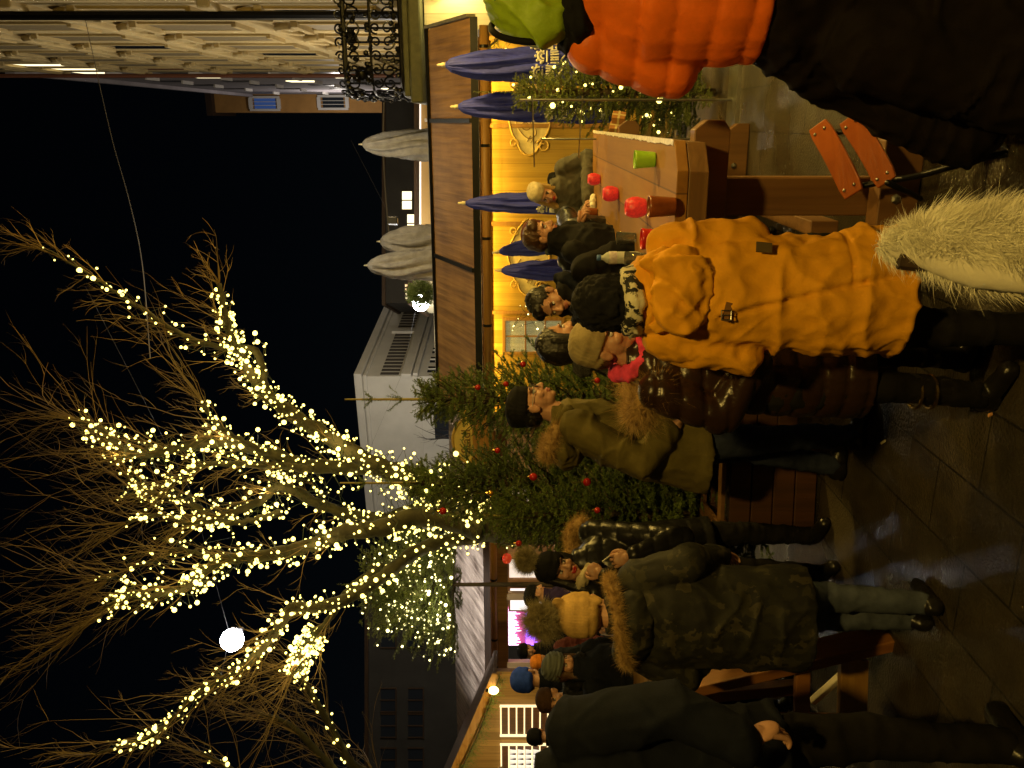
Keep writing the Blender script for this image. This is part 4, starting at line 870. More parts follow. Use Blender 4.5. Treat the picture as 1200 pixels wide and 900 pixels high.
MB().lathe([(.30, 0), (.30, .03)], n=28, M=Matrix.Rotation(math.pi / 2, 4, 'X')).build('board', PLQ, q); g = MB(); g.tube([(.30 * math.cos(a), -.03, .30 * math.sin(a)) for a in np.linspace(0, 6.283, 30)], .018, 6); scroll(g, .1, 0, .1, 0, 1.4, -.035, .01); scroll(g, -.12, .02, .1, 1, 1.4, -.035, .01, -1); g.build('border', PLB, q)

# ------------------------------------------------------------------ fir greenery generator
NEED = mat('fir_needles', (.17, .23, .045), .5, color2=(.08, .13, .025), nscale=9); NEEDY = mat('fir_needles_yellow', (.16, .19, .035), .5, color2=(.08, .11, .02), nscale=9)  # second needle colour is yellower
BARK = mat('fir_bark', (.06, .04, .02), .85, noise=.3, bump=.6, bscale=50); STEMY = mat('young_stem', (.30, .24, .05), .6)
def needles(name, shoots, m, parent, per=30, ln=.017, wd=.0021, seed=1, fan=.9):
    """shoots: array (n, 6) of start and end points, covered with needles all round"""
    r = np.random.default_rng(seed); sh = np.asarray(shoots); n = len(sh); A = sh[:, :3]; B = sh[:, 3:]
    t = np.tile(np.linspace(.02, 1.0, per), n); i = np.repeat(np.arange(n), per); p = A[i] * (1 - t)[:, None] + B[i] * t[:, None]
    d = (B - A)[i]; d /= np.linalg.norm(d, axis=1)[:, None]
    q = r.normal(0, 1, (n * per, 3)); q -= d * (q * d).sum(1)[:, None]; q /= np.linalg.norm(q, axis=1)[:, None]
    nd = q * fan + d * .75; nd /= np.linalg.norm(nd, axis=1)[:, None]; L_ = ln * r.uniform(.7, 1.2, n * per)[:, None] * (1 - .35 * t[:, None])
    sd = np.cross(nd, r.normal(0, 1, (n * per, 3))); sd /= np.linalg.norm(sd, axis=1)[:, None]
    V = np.stack([p - sd * wd, p + sd * wd, p + nd * L_ + sd * wd * .5, p + nd * L_ - sd * wd * .5], 1).reshape(-1, 3)
    F = np.arange(n * per * 4).reshape(-1, 4)
    return np_mesh(name, V, F, m, parent)
def spruce(loc, H, Rm, seed, label, nw=26, leader=.55, group=None, dens=1.0, m=NEED, z_low=.12, per=44, ln=.018, grow=1.0, taper=.75):
    r = random.Random(seed); R = empty('spruce_tree', loc, r.random() * 6, label, 'spruce tree', group)
    MB().tube([(0, 0, 0), (0, 0, H * .5), (0, 0, H - leader)], [.045 * H / 2.6, .03, .012], 8).build('trunk', BARK, R)
    MB().tube([(0, 0, H - leader), (0, 0, H)], [.011, .006], 6).build('leader', STEMY, R)
    g = MB(); sh = []
    for w_ in range(nw):
        t = (w_ / (nw - 1)) ** .9; z = z_low * H + (H - leader - z_low * H) * t; Rr = Rm * (1 - t) ** taper + .13
        nb_ = int((r.randint(7, 10)) * dens)
        for k in range(nb_):
            az = k / nb_ * 6.283 + r.uniform(-.35, .35) + w_ * .7; L_ = Rr * r.uniform(.72, 1.12); up = .15 + .75 * t
            pts = []
            for j in range(6):
                u = j / 5; rad = L_ * u; zz = z + r.uniform(-.01, .01) + L_ * (up * u - .42 * u * u * (1 - t) + .25 * u ** 3)
                pts.append(Vector((rad * math.cos(az), rad * math.sin(az), zz)))
            g.tube(pts, [.008 * (1 - u_ * .8 / 5) for u_ in range(6)], 4, caps=False)
            sh.append((*pts[3], *pts[5])); sh.append((*pts[1], *pts[3]))
            ns = max(3, int(L_ / .055))
            for j in range(ns):
                u = .16 + .84 * (j + r.random() * .6) / ns; u = min(.98, u); q = pts[int(u * 5)].lerp(pts[min(5, int(u * 5) + 1)], u * 5 % 1)
                for sg in (-1, 1):
                    an = az + sg * r.uniform(.6, 1.0); l2 = (.06 + .22 * L_ * (1 - u)) * r.uniform(.7, 1.2) * grow
                    e = q + Vector((math.cos(an) * l2, math.sin(an) * l2, l2 * r.uniform(-.15, .45))); sh.append((*q, *e))
                    if l2 > .11:
                        for sg2 in (-1, 1):
                            m_ = q.lerp(e, .5); an2 = an + sg2 * .75; sh.append((*m_, *(m_ + Vector((math.cos(an2), math.sin(an2), r.uniform(-.1, .4))) * l2 * .5)))
    for w_ in range(3):
        z = H - leader * (1 - .32 * w_ - .05); n = 5
        for k in range(n):
            az = k / n * 6.283 + w_; l2 = .17 - .045 * w_; e = Vector((math.cos(az) * l2 * .75, math.sin(az) * l2 * .75, z + l2 * .75)); sh.append((0, 0, z, *e))
    for k in range(5): sh.append((0, 0, H - leader + .1 * k, .004, 0, H - leader + .1 * k + .1))
    g.build('branches', BARK, R); needles('foliage', sh, m, R, per, ln, seed=seed)
    return R, sh
BALLM = mat('red_bauble', (.38, .015, .008), .12, coat=.6); GOLDB = mat('gold_bauble', (.75, .42, .06), .2, metal=.8)
def bauble(px, py, d, m=BALLM, r=.038, lab='shiny red bauble hanging among the spruce twigs'):
    o = MB().lathe([(r * math.sin(a), -r * math.cos(a)) for a in np.linspace(.05, 3.09, 14)], n=20).build('bauble', m, None, True); o.location = P(px, py, d)
    c = MB().lathe([(.009, r * .97), (.009, r + .012), (.004, r + .016)], n=10); c.tube([(0, 0, r + .012), (0, 0, r + .07)], .0015, 4); c.build('cap', GOLD, o)
    return tag(o, lab, 'bauble', 'baubles on the big spruces')
SP1, sh1 = spruce((X(432, 5.6), 5.6, 0), 2.90, .62, 11, 'dark green spruce with bare yellow leader between the olive parka and the stall', leader=.62, taper=1.05)
SP2, sh2 = spruce((X(334, 5.9), 5.9, 0), 3.00, .66, 12, 'broad dark green spruce in front of the lit bare tree trunk', nw=30, leader=.6, taper=1.0)
SP3, sh3 = spruce((X(296, 5.4), 5.4, 0), 1.95, .40, 13, 'shorter bushy spruce behind the cigarette hand', nw=22, leader=.2)
for i, (px, py, d) in enumerate(((560, 454, 5.3), (613, 427, 5.2), (625, 559, 5.1), (688, 565, 5.0), (583, 528, 5.15), (575, 578, 5.2), (519, 599, 5.5), (593, 450, 5.3), (608, 637, 5.0), (700, 598, 4.9), (700, 446, 5.1))):
    lab = ['small red bauble on the roof side of the yellow leader spruce', 'glossy red bauble low on the right outside of the spruce', 'large glossy red bauble behind the olive parka shoulder', 'red bauble beside the lower back of the olive parka', 'copper red bauble just behind the black beanie', 'dull red bauble where the two spruces meet', 'red bauble highest up among the white lights', 'orange red bauble against the yellow wall', 'dark red bauble near the left stall corner', 'half hidden red bauble deep in the dark spruce', 'dark bauble behind the tweed coat'][i]
    bauble(px, py, d, GOLDB if i in (5,) else BALLM, .025 if i in (2, 3, 6) else .019, lab)
# lit conifer behind
LC, shl = spruce((X(215, 9.6), 9.6, 0), 3.55, .95, 14, 'pale conifer densely strung with white lights behind the tree trunk', nw=18, leader=.2, m=NEEDY, per=24, ln=.022, z_low=.70)
# small fir on the right with lights and gifts
SF, shf = spruce((X(792, 7.3), 7.3, 0), 1.78, .50, 15, 'small fir with fairy lights beside the blue parasols', nw=20, leader=.15, m=NEEDY, z_low=.10, taper=1.1)
# planter under the spruces
for u_, d_, w_, lab in ((336, 5.0, .46, 'square reddish wooden planter box at the foot of the broad spruce'), (430, 5.3, .46, 'wooden planter box hidden in shade under the yellow leader spruce')):
    q = empty('planter_box', (X(u_, d_), d_, 0), -.15, lab, 'planter', 'wooden planters under the spruces')
    g = MB()
    for k in range(4):
        for o in (-1, 1): g.box((0, o * w_ / 2, .07 + .125 * k), (w_ - .05, .025, .118)); g.box((o * w_ / 2, 0, .07 + .125 * k), (.025, w_ - .05, .118))
    g.build('boards', W_RED, q, bevel=.004); g = MB()
    for o in (-1, 1):
        for p_ in (-1, 1): MB().box((o * w_ / 2, p_ * w_ / 2, .27), (.05, .05, .54)).build('corner_post', W_RED, q, bevel=.005)
    g = MB(); 
    for o in (-1, 1): g.box((0, o * w_ / 2, .55), (w_ + .10, .08, .025)); g.box((o * w_ / 2, 0, .55), (.08, w_ - .08, .025))
    g.build('rim', W_TABV, q, bevel=.004); MB().box((0, 0, .47), (w_ - .03, w_ - .03, .02)).build('soil', mat('soil', (.03, .02, .012), .95, bump=.8), q)
# garland on the gable and eave
def garland(name, pts, lab, n, L_, seed, dr=.5):
    r = random.Random(seed); q = empty(name, (0, 0, 0), 0, lab, 'fir garland', 'fir garlands on the stalls'); sp = spline(pts, 10); sh = []
    for k in range(n):
        i = r.randrange(len(sp) - 1); p = sp[i].lerp(sp[i + 1], r.random()); e = p + Vector((r.uniform(-1, 1), r.uniform(-1, .3), r.uniform(-1, .5))).normalized() * L_ * r.uniform(.5, 1.1) - Vector((0, 0, dr * L_ * r.random())); sh.append((*p, *e))
    MB().tube(sp, .015, 5).build('rope', BARK, q); needles('foliage', sh, NEED, q, 26, .024, .003, seed); return sh, q
gs1, gq1 = garland('fir_garland', [S(-9.2, 12.2, zr(-9.2) - .12), S(-10.5, 12.2, zr(-10.5) - .18), S(-12, 12.2, zr(-12) - .12), S(-13.5, 12.2, zr(-13.5) - .15)], 'thick fir garland along the sloping gable at the left edge', 420, .18, 5)
gs2, gq2 = garland('fir_garland', [S(-12.3, 12.1, 2.75), S(-12.4, 12.05, 2.5), S(-12.35, 12.05, 2.25)], 'loose fir bunch hanging above the round sign', 110, .22, 6)
gs3, gq3 = garland('fir_garland', [S(.95, 11.85, 2.15), S(1.1, 11.8, 1.95), S(1.2, 11.8, 1.8)], 'small fir sprig at the right end of the yellow stall', 60, .16, 8)
gs4, gq4 = garland('fir_garland', [S(-6.3, 12.6, 2.1), S(-6.7, 12.6, 1.95), S(-6.9, 12.6, 2.1)], 'drooping fir sprig between spruce and open stall', 70, .2, 9)
# ------------------------------------------------------------------ bare tree with light strings
BARKT = mat('tree_bark', (.055, .048, .02), .9, color2=(.025, .022, .01), nscale=9, bump=1.0, bscale=26)
TWIG = mat('twig_bark', (.16, .105, .035), .7)
BULB = mat('warm_bulb', (1, .9, .6), .4, emit=(1, .80, .18), estr=3.2, sample=False); BULBW = mat('white_bulb', (1, 1, .9), .4, emit=(1, .88, .36), estr=3.6, sample=False)
CABLE = mat('green_cable', (.02, .03, .01), .5)
bulb_me = MB().lathe([(.005, -.014), (.013, -.008), (.0155, 0), (.013, .009), (.005, .016)], n=8).build('bulb', BULB, None, True); BME = bulb_me.data; bpy.data.objects.remove(bulb_me)
BMW = BME.copy(); BMW.materials.clear(); BMW.materials.append(BULBW)
def light_string(pts, lab, group, white=False, scale=1.0, start=None):
    """cable through the given bulb points, one bulb object at each"""
    pts = [Vector(p) for p in pts][:100]; o = pts[0]
    R = empty('light_string', tuple(o), 0, lab, 'light string', group)
    MB().tube([p - o for p in pts], .0035, 4, caps=False).build('cable', CABLE, R)
    for p in pts:
        b = bpy.data.objects.new('bulb', BMW if white else BME); COL.objects.link(b); b.parent = R; b.location = p - o; s = scale * random.choice((.4, .5, .6, .7, .7, .8, .9, 1, 1.2, 1.6)); b.scale = (s, s, s)
        b.rotation_euler = (random.random() * 3, random.random() * 3, 0)
    return R
def limb_pts(L, d0, d1, k=7): n = len(L); return spline([P(px, py, d0 + (d1 - d0) * i / (n - 1)) for i, (px, py) in enumerate(L)], k)
def limb_string(sp, r0, r1, n, a=0.0, t0=0.0, t1=1.0, pitch=1.3, pw=1.0, jit=.03):
    out = []
    for i in range(n):
        t = t0 + (t1 - t0) * (i / max(1, n - 1)) ** pw; j = min(len(sp) - 2, int(t * (len(sp) - 1))); f = t * (len(sp) - 1) - j
        p = sp[j].lerp(sp[j + 1], f); tg = (sp[j + 1] - sp[j]).normalized(); u = tg.orthogonal().normalized(); v = tg.cross(u); q = a + i * pitch; r = (r0 + (r1 - r0) * t) + .02
        out.append(p + (u * math.cos(q) + v * math.sin(q)) * r + Vector([random.uniform(-jit, jit) for _ in range(3)]))
    return out
LIMBS = [  # polyline in the picture, distance start/end, radius start/end, bulbs
 ('the longest limb rising to the upper right', [(565, 612), (500, 572), (440, 545), (390, 515), (345, 487), (310, 460), (285, 422), (268, 385), (257, 332)], 8.9, 8.0, .15, .03, 190),
 ('the thin branch reaching farthest toward the sky cable', [(312, 462), (300, 412), (262, 407), (215, 393), (178, 370), (145, 350), (112, 325), (50, 290)], 8.35, 8.0, .05, .012, 48),
 ('the thick upright limb in the middle of the crown', [(560, 606), (490, 560), (430, 548), (360, 546), (315, 531), (262, 519), (225, 521), (187, 531), (150, 530), (120, 505), (88, 490)], 9.1, 8.9, .13, .025, 150),
 ('the short side branch above the thick middle limb', [(315, 531), (275, 512), (250, 492), (236, 470)], 8.9, 8.5, .045, .015, 34),
 ('the dense branch just left of the crown centre', [(365, 550), (320, 545), (248, 544), (215, 555), (198, 572)], 8.9, 9.2, .06, .018, 60),
 ('the winding limb crossing the crown centre', [(560, 614), (500, 595), (445, 608), (380, 593), (330, 570), (300, 590), (255, 604), (227, 592), (187, 579), (160, 571), (149, 557)], 9.2, 9.4, .10, .02, 130),
 ('the left middle branch ending in a small fork', [(330, 600), (285, 612), (253, 611), (221, 613), (197, 605), (171, 605), (147, 613)], 9.2, 8.9, .05, .014, 52),
 ('the heavy left limb with moss green bark', [(565, 622), (500, 605), (447, 618), (400, 625), (367, 638), (315, 651), (267, 655), (240, 669), (220, 689), (179, 698), (145, 700), (112, 722)], 8.7, 8.3, .14, .02, 170),
 ('the fine branch between the two left limbs', [(300, 652), (240, 650), (208, 643), (184, 656), (144, 669), (125, 682)], 8.6, 8.8, .035, .012, 36),
 ('the low limb sweeping out past the white lamp', [(560, 628), (500, 640), (450, 675), (410, 700), (370, 712), (344, 712), (322, 742), (302, 765), (275, 787), (234, 811), (197, 848), (162, 868), (112, 884)], 8.8, 8.1, .10, .018, 120),
 ('the stub wrapped in a thick knot of lights', [(450, 662), (410, 690), (385, 727), (368, 745), (355, 765), (344, 790)], 8.8, 8.6, .055, .03, 130),
]
TR = empty('bare_tree', tuple(Vector((P(560, 616, 8.9).x, 8.9, 0))), 0, 'large bare tree wrapped in hundreds of warm white fairy lights', 'tree')
base = Vector((P(560, 616, 8.9).x, 8.9, 0)); g = MB()
g.tube([Vector((0, 0, -.05)), Vector((.01, 0, .25)), Vector((0, 0, 1.2)), P(600, 616, 8.9) - base, P(545, 612, 8.9) - base], [.34, .24, .20, .21, .18], 14)
g.build('trunk', BARKT, TR, True)
r_ = random.Random(5); tw = MB(); SPS = []
def twig(p, d, L_, r0, lev=0, up=.25):
    n = 6; pts = [p]; d = d.normalized(); q = p.copy(); bend = Vector((r_.uniform(-1, 1), r_.uniform(-1, 1), r_.uniform(-.5, 1))) * .15
    for i in range(n):
        d = (d + bend * .8 + Vector((r_.uniform(-1, 1), r_.uniform(-1, 1), r_.uniform(-1, 1))) * .20 + Vector((0, 0, up * .12))).normalized(); q = q + d * L_ / n; pts.append(q)
    tw.tube(pts, [r0 * (1 - .8 * i / n) for i in range(n + 1)], 3, caps=False)
    if lev < 2:
        for k in range(r_.randint(3, 5) if lev == 0 else r_.randint(0, 2)):
            i = r_.randint(1, n - 1); dd = (pts[i + 1] - pts[i]).normalized() + Vector((r_.uniform(-1, 1), r_.uniform(-1, 1), r_.uniform(-.6, 1))) * .65
            twig(pts[i], dd, L_ * r_.uniform(.25, .55), r0 * .5, lev + 1, up)
cc = P(400, 600, 8.9) - base
for k, (lab, L, d0, d1, ra, rb, nb) in enumerate(LIMBS):
    sp = limb_pts(L, d0, d1); m = len(sp); SPS.append(sp)
    wob = [p - base + Vector((r_.uniform(-1, 1), r_.uniform(-1, 1), r_.uniform(-1, 1))) * .012 for p in sp]
    MB().tube(wob, [.84 * (ra + (rb - ra) * (i / (m - 1)) ** .8) * (1 + .10 * math.sin(i * 1.9 + k)) for i in range(m)], 10).build('limb', BARKT, TR, True)
    tot = sum((sp[i + 1] - sp[i]).length for i in range(m - 1))
    for j in range(int(tot * 13)):
        t = .22 + .78 * r_.random() ** .75; i = min(m - 2, int(t * (m - 1))); p = sp[i] - base; tg = (sp[i + 1] - sp[i]).normalized()
        out = (p - cc); out.y *= .6; out = out.normalized(); d = tg * .5 + out * .65 + Vector((r_.uniform(-1, 1), r_.uniform(-1, 1), r_.uniform(-.4, 1))) * 1.05 + Vector((0, 0, .20))
        twig(p, d, (.30 + 1.25 * t * r_.random()) * (1.2 if t > .75 else 1) * (.55 if k in (0, 1) else 1), .0062 * (1.4 - .5 * t) * r_.uniform(.6, 1.2))
    for j in range(6):
        tg = (sp[-1] - sp[-4]).normalized(); twig(sp[-1] - base, tg + Vector((r_.uniform(-1, 1), r_.uniform(-1, 1), r_.uniform(-.3, 1))) * .7, r_.uniform(.4, 1.5) * (.5 if k in (0, 1) else 1), .007)
    nb = int(nb * (2.5 if k in (0, 2, 5, 7, 9) else 1.5)); ns = (nb + 94) // 95
    for c in range(ns):
        n_ = nb // ns
        bp_ = limb_string(sp, ra, rb, n_, a=c * 2.1, t0=.0 + .0 * c, t1=.97, pw=1.15, pitch=1.9 + .3 * c, jit=.055 + .05 * (k % 3))
        if k == 10: bp_ = limb_string(sp, .10, .09, n_, a=c * 2, t0=.55, t1=1.0, pitch=2.2, jit=.05)
        light_string(bp_, 'fairy lights wound %s around %s' % (('once', 'twice', 'again', 'tightly', 'loosely', 'closely')[c], lab), 'light strings wound around the bare tree')
tw.build('crown', TWIG, TR)
# second tree, its trunk left of the frame
T2 = empty('bare_tree', tuple(Vector((X(-60, 9.5), 9.5, 0))), 0, 'second bare tree at the left edge with one lit branch', 'tree'); base2 = T2.location.copy(); tw = MB(); cc = Vector((0, 0, 2.5))
MB().tube([Vector((0, 0, 0)), Vector((0, 0, 2.0)), P(470, 950, 9.4) - base2], [.17, .13, .10], 12).build('trunk', BARKT, T2, True)
for k, (L, nb, lab) in enumerate(((([(470, 950), (440, 915), (410, 893), (392, 860), (375, 830), (358, 803), (345, 790)]), 34, 'single line of fairy lights on the second tree below the white lamp'), ([(470, 950), (380, 940), (300, 925), (268, 900), (235, 882)], 26, 'short run of fairy lights at the left picture edge'), ([(470, 950), (420, 930), (380, 890), (340, 850), (300, 835)], 0, ''))):
    sp = limb_pts(L, 9.4, 9.0); m = len(sp); MB().tube([p - base2 for p in sp], [.06 * (1 - .8 * i / m) + .008 for i in range(m)], 8).build('limb', BARKT, T2, True)
    for j in range(34):
        i = r_.randint(3, m - 2); twig(sp[i] - base2, (sp[i + 1] - sp[i]).normalized() * .6 + Vector((r_.uniform(-.3, 1), r_.uniform(-1, 1), r_.uniform(-.2, 1))) * .7, r_.uniform(.3, 1.1), .006)
    if nb: light_string(limb_string(sp, .03, .02, nb, t0=.35, t1=.97, jit=.03), lab, 'light strings wound around the bare tree')
tw.build('crown', TWIG, T2)
# lights on conifer and small fir
def shoot_string(sh, loc, rz, n, seed, zmin, lab, grp, white=False, sc=1.0, front=True):
    r = random.Random(seed); M = Matrix.Translation(loc) @ Matrix.Rotation(rz, 4, 'Z'); c = []
    for q in sh:
        e = M @ Vector(q[3:]); 
        if e.z > zmin and (not front or e.y < loc[1] + .15): c.append(e)
    c = r.sample(c, min(n, len(c))); c.sort(key=lambda p: p.z)
    o = [c.pop(0)]
    while c:
        j = min(range(len(c)), key=lambda i: (c[i] - o[-1]).length); o.append(c.pop(j))
    return light_string(o, lab, grp, white, sc)
for i in range(4): shoot_string(shl, tuple(LC.location), LC.rotation_euler.z, 90, 40 + i, 2.25, ('lower', 'middle', 'upper', 'extra')[i] + ' white light string on the pale conifer behind the trunk', 'white light strings on the pale conifer', True, .8)
shoot_string(shf, tuple(SF.location), SF.rotation_euler.z, 55, 44, .35, 'fairy light string on the small fir by the blue parasols', 'fairy lights on small greenery', False, 1.0)
light_string([Vector(q[3:]) for q in gs3[:9]], 'few warm bulbs on the fir sprig at the yellow stall corner', 'fairy lights on small greenery')
light_string([Vector(q[3:]) for q in gs4[:7]], 'few warm bulbs on the fir sprig by the open stall', 'fairy lights on small greenery')
shoot_string(sh2, tuple(SP2.location), SP2.rotation_euler.z, 16, 47, 2.0, 'loose warm light string in the top of the broad spruce', 'fairy lights on small greenery', False, .8)
light_string([P(596 + 44 * random.random(), 357 + 42 * random.random(), 12.0) for _ in range(12)], 'few fairy lights hanging behind the stall window', 'fairy lights on small greenery', True, .6)
# gift ornaments on the small fir
for px, py, lab in ((725, 140, 'brown gift box ornament with pale ribbon on the small fir'), (722, 152, 'second brown gift box ornament lower on the small fir')):
    q = empty('gift_ornament', tuple(P(px, py, 6.95)), .4, lab, 'ornament', 'gift ornaments'); MB().box((0, 0, 0), (.11, .09, .11), (0, .2, .3)).build('box', mat('brown_paper', (.38, .17, .05), .5), q, bevel=.004)
    g = MB(); g.box((0, 0, 0), (.018, .094, .114), (0, .2, .3)); g.box((0, 0, 0), (.114, .094, .018), (0, .2, .3)); g.build('ribbon', mat('pale_ribbon', (.6, .5, .25), .4), q)

# ------------------------------------------------------------------ closed parasols
BLUE = mat('blue_canvas', (.04, .055, .50), .65, noise=.2, nscale=7, bump=.3, bscale=50); GREYC = mat('grey_canvas', (.40, .38, .34), .8, noise=.25, nscale=6, bump=.3, bscale=40)
PRINT = mat('white_print', (.78, .76, .68), .6)
def parasol(loc, ztip, L_, rmax, m, lab, cat_group, lean=(0, 0), prints=True, seed=0, zb=0):
    q = empty('closed_parasol', (loc[0], loc[1], zb), 0, lab, 'parasol', cat_group); q.rotation_euler = (lean[0], lean[1], 0); r = random.Random(seed)
    prof = [(.16, 0), (.42, .03), (.62, .10), (.80, .22), (.92, .38), (1.0, .55), (1.04, .75), (1.06, .92), (.98, 1.0)]
    def rr(t): return rmax * float(np.interp(t, [p[1] for p in prof], [p[0] for p in prof]))
    def fold(a, z): return 1 + .22 * math.sin(8 * a + seed + 2.6 * math.sin(z * 3 + seed)) * min(1, (ztip - z) / .4) + .08 * math.sin(17 * a + 9 * z + seed) + .05 * math.sin(3 * a + 5 * z)
    n = 30; pr = [(rr(i / n), ztip - L_ * i / n) for i in range(n, -1, -1)]
    c = MB().lathe(pr, n=56, fold=fold).build('canopy', m, q, True)
    MB().lathe([(.012, ztip - .01), (.022, ztip + .0), (.022, ztip + .035), (.013, ztip + .045), (.013, ztip + .075), (.004, ztip + .085)], n=12).build('finial', mat('ivory_plastic', (.75, .68, .45), .4), q, True)
    MB().tube([(0, 0, .05), (0, 0, ztip - .1)], .02, 10).build('pole', STEEL, q); MB().box((0, 0, .03), (.46, .46, .06)).build('base', mat('concrete', (.2, .19, .17), .9, noise=.2, bump=.4), q, bevel=.01)
    if not prints: return q
    def sp(a, t): z = ztip - L_ * t; rad = rr(t) * (1.17); return Vector((rad * math.cos(a), rad * math.sin(a), z))
    g = MB()
    for a0 in (-2.35, -1.45, -.5):
        t_ = .58 + r.uniform(-.02, .02); da = .30
        g.tube([sp(a0 + da * math.cos(w_), t_ - .028 * math.sin(w_)) for w_ in np.linspace(-.3, 3.4, 12)], .013, 6)
        g.tube([sp(a0 + .5 * da * math.cos(w_), t_ + .005 - .016 * math.sin(w_)) for w_ in np.linspace(-.3, 3.4, 9)], .008, 6)
        for w_ in np.linspace(.2, 2.9, 5): g.add(*pr_ell(tuple(sp(a0 + da * 1.3 * math.cos(w_), t_ - .042 * math.sin(w_))), .015, n=8, m=6))
        g.tube([sp(a0 - da * 1.1, t_ + .025), sp(a0 + da * 1.1, t_ + .025)], .010, 6)
        for j in range(6):
            b_ = a0 - .38 + .15 * j; g.tube([sp(b_, t_ + .045), sp(b_ + r.uniform(-.06, .06), t_ + .095)], .009, 5)
            if j % 2: g.tube([sp(b_, t_ + .05), sp(b_ + .12, t_ + .06 + .03 * r.random())], .007, 5)
        g.tube([sp(a0 + .4 * math.cos(w_ * 1.0), t_ + .13 + .02 * math.sin(w_ * 2)) for w_ in np.linspace(0, 3.1, 9)], .008, 5)
        for j in range(5): b_ = a0 - .3 + .15 * j; g.tube([sp(b_, .90), sp(b_ + .03, .935)], .011, 5)
    g.build('print', PRINT, c)
    MB().tube([sp(a, .80 + .02 * math.sin(a)) * 1.0 for a in np.linspace(0, 6.283, 20)], .008, 5).build('tie_strap', BLUE, c)
    return q
def PP(u, d): return (X(u, d), d)
GB = 'closed blue parasols by the yellow stall'
parasol(PP(824, 8.2), HC + 90 / FPX * 8.2 , 1.62, .145, BLUE, 'closed blue parasol with white print nearest the orange puffer jacket', GB, seed=1)
parasol(PP(775, 8.6), HC + 84 / FPX * 8.6 - .08, 1.62, .135, BLUE, 'closed blue parasol with white print in front of the cream plaque centre', GB, seed=2)
parasol(PP(662, 9.4), HC + 74 / FPX * 9.4 - .07, 1.55, .105, BLUE, 'closed blue parasol with its tip above the blond head', GB, seed=3)
parasol(PP(632, 10.0), HC + 34 / FPX * 10.0 - .05, 1.5, .11, BLUE, 'tilted closed blue parasol leaning over the maroon beanie', GB, lean=(0, .0), seed=4).rotation_euler = (0, -.14, 0)
parasol(PP(583, 10.4), HC + 31 / FPX * 10.4 - .07, 1.5, .12, BLUE, 'shortest closed blue parasol behind the cropped brown hair', GB, prints=True, seed=5)
GG = 'closed grey parasols beyond the stall roof'
parasol(PP(731, 17), HC + 187 / FPX * 17, 2.1, .26, GREYC, 'tall closed grey parasol standing alone above the brown roof', GG, prints=False, seed=6)
parasol(PP(589, 17), HC + 181 / FPX * 17, 2.1, .27, GREYC, 'closed grey parasol next to the lit cream shop', GG, prints=False, seed=7)
parasol(PP(617, 17.6), HC + 166 / FPX * 17.6, 2.1, .30, GREYC, 'lower closed grey parasol of the overlapping pair', GG, prints=False, seed=8)

# ------------------------------------------------------------------ high table and what stands on it
TZ = 1.10; tc, tl = 5.30, 4.0
Rt = frame('high_table', -.47, tc, 'long high wooden table with thick top and bolted trestles', 'table')
ch = .11; po = [(-.40, -tl / 2 + .02), (-.28, -tl / 2), (.40 - ch, -tl / 2), (.40, -tl / 2 + ch * .9), (.40, tl / 2), (-.40, tl / 2)]
tm = wood('table_top_wood', (.44, .21, .025), (.34, .15, .018), 'Y', .8, .75, boards=.2)
MB().prism(po, TZ - .045, TZ).build('tabletop', tm, Rt, bevel=.004)
MB().prism([(x_ * .985, y_ * .998) for x_, y_ in po], TZ - .125, TZ - .047).build('apron', wood('apron_wood', (.24, .13, .045), (.16, .08, .025), 'X', .8, .5), Rt, bevel=.004)
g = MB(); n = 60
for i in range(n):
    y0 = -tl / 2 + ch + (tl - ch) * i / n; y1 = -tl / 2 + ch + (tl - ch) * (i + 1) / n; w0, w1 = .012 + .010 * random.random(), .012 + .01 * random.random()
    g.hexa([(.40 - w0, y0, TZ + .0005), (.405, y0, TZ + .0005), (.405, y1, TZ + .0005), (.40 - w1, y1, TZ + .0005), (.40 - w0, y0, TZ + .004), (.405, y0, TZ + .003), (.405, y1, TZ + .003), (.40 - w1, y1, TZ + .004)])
g.build('pale_edge_highlight', mat('edge_highlight', (.75, .70, .55), .4, noise=.3, nscale=30), Rt)  # pale strip paints the glossy highlight along the right edge
for ty in (-1.50, 1.35):
    g = MB(); g.box((.155, ty, .52), (.17, .09, 1.0)); g.build('trestle_post', W_TABV, Rt, bevel=.008)
    g = MB(); g.box((-.17, ty + .01, .52), (.15, .08, 1.0)); g.build('trestle_post', W_TABV, Rt, bevel=.008)
    MB().prism([(-.40, .82), (-.40, .92), (-.36, .972), (.44, .972), (.48, .92), (.48, .85), (.44, .82)], -.05, .05, Matrix.Translation((0, ty - .10, 0)) @ Matrix.Rotation(math.pi / 2, 4, 'X')).build('crossbar', W_TABV, Rt, bevel=.005)
    f_ = MB().prism([(-.42, .0), (-.42, .09), (-.36, .17), (.40, .17), (.46, .09), (.46, .0)], -.06, .06, Matrix.Translation((0, ty - .115, 0)) @ Matrix.Rotation(math.pi / 2, 4, 'X')).build('foot_beam', W_TABV, Rt, bevel=.006)
    MB().lathe([(.022, 0), (.022, .008), (.012, .016), (.0, .018)], c=(.155, ty - .178, .10), n=6, M=Matrix.Rotation(math.pi / 2, 4, 'X')).build('bolt', STEEL, f_)
MB().box((.0, -.05, .30), (.07, 2.75, .13)).build('stretcher', W_TABV, Rt, bevel=.006)
RGL = mat('red_frosted_glass', (.75, .045, .035), .35, noise=.3, nscale=60, bump=.4, bscale=90, emit=(1, .06, .04), estr=.10, trans=.2); 
def on_table(px, py, d): p = P(px, py, d); return (p.x, p.y, TZ + .004)
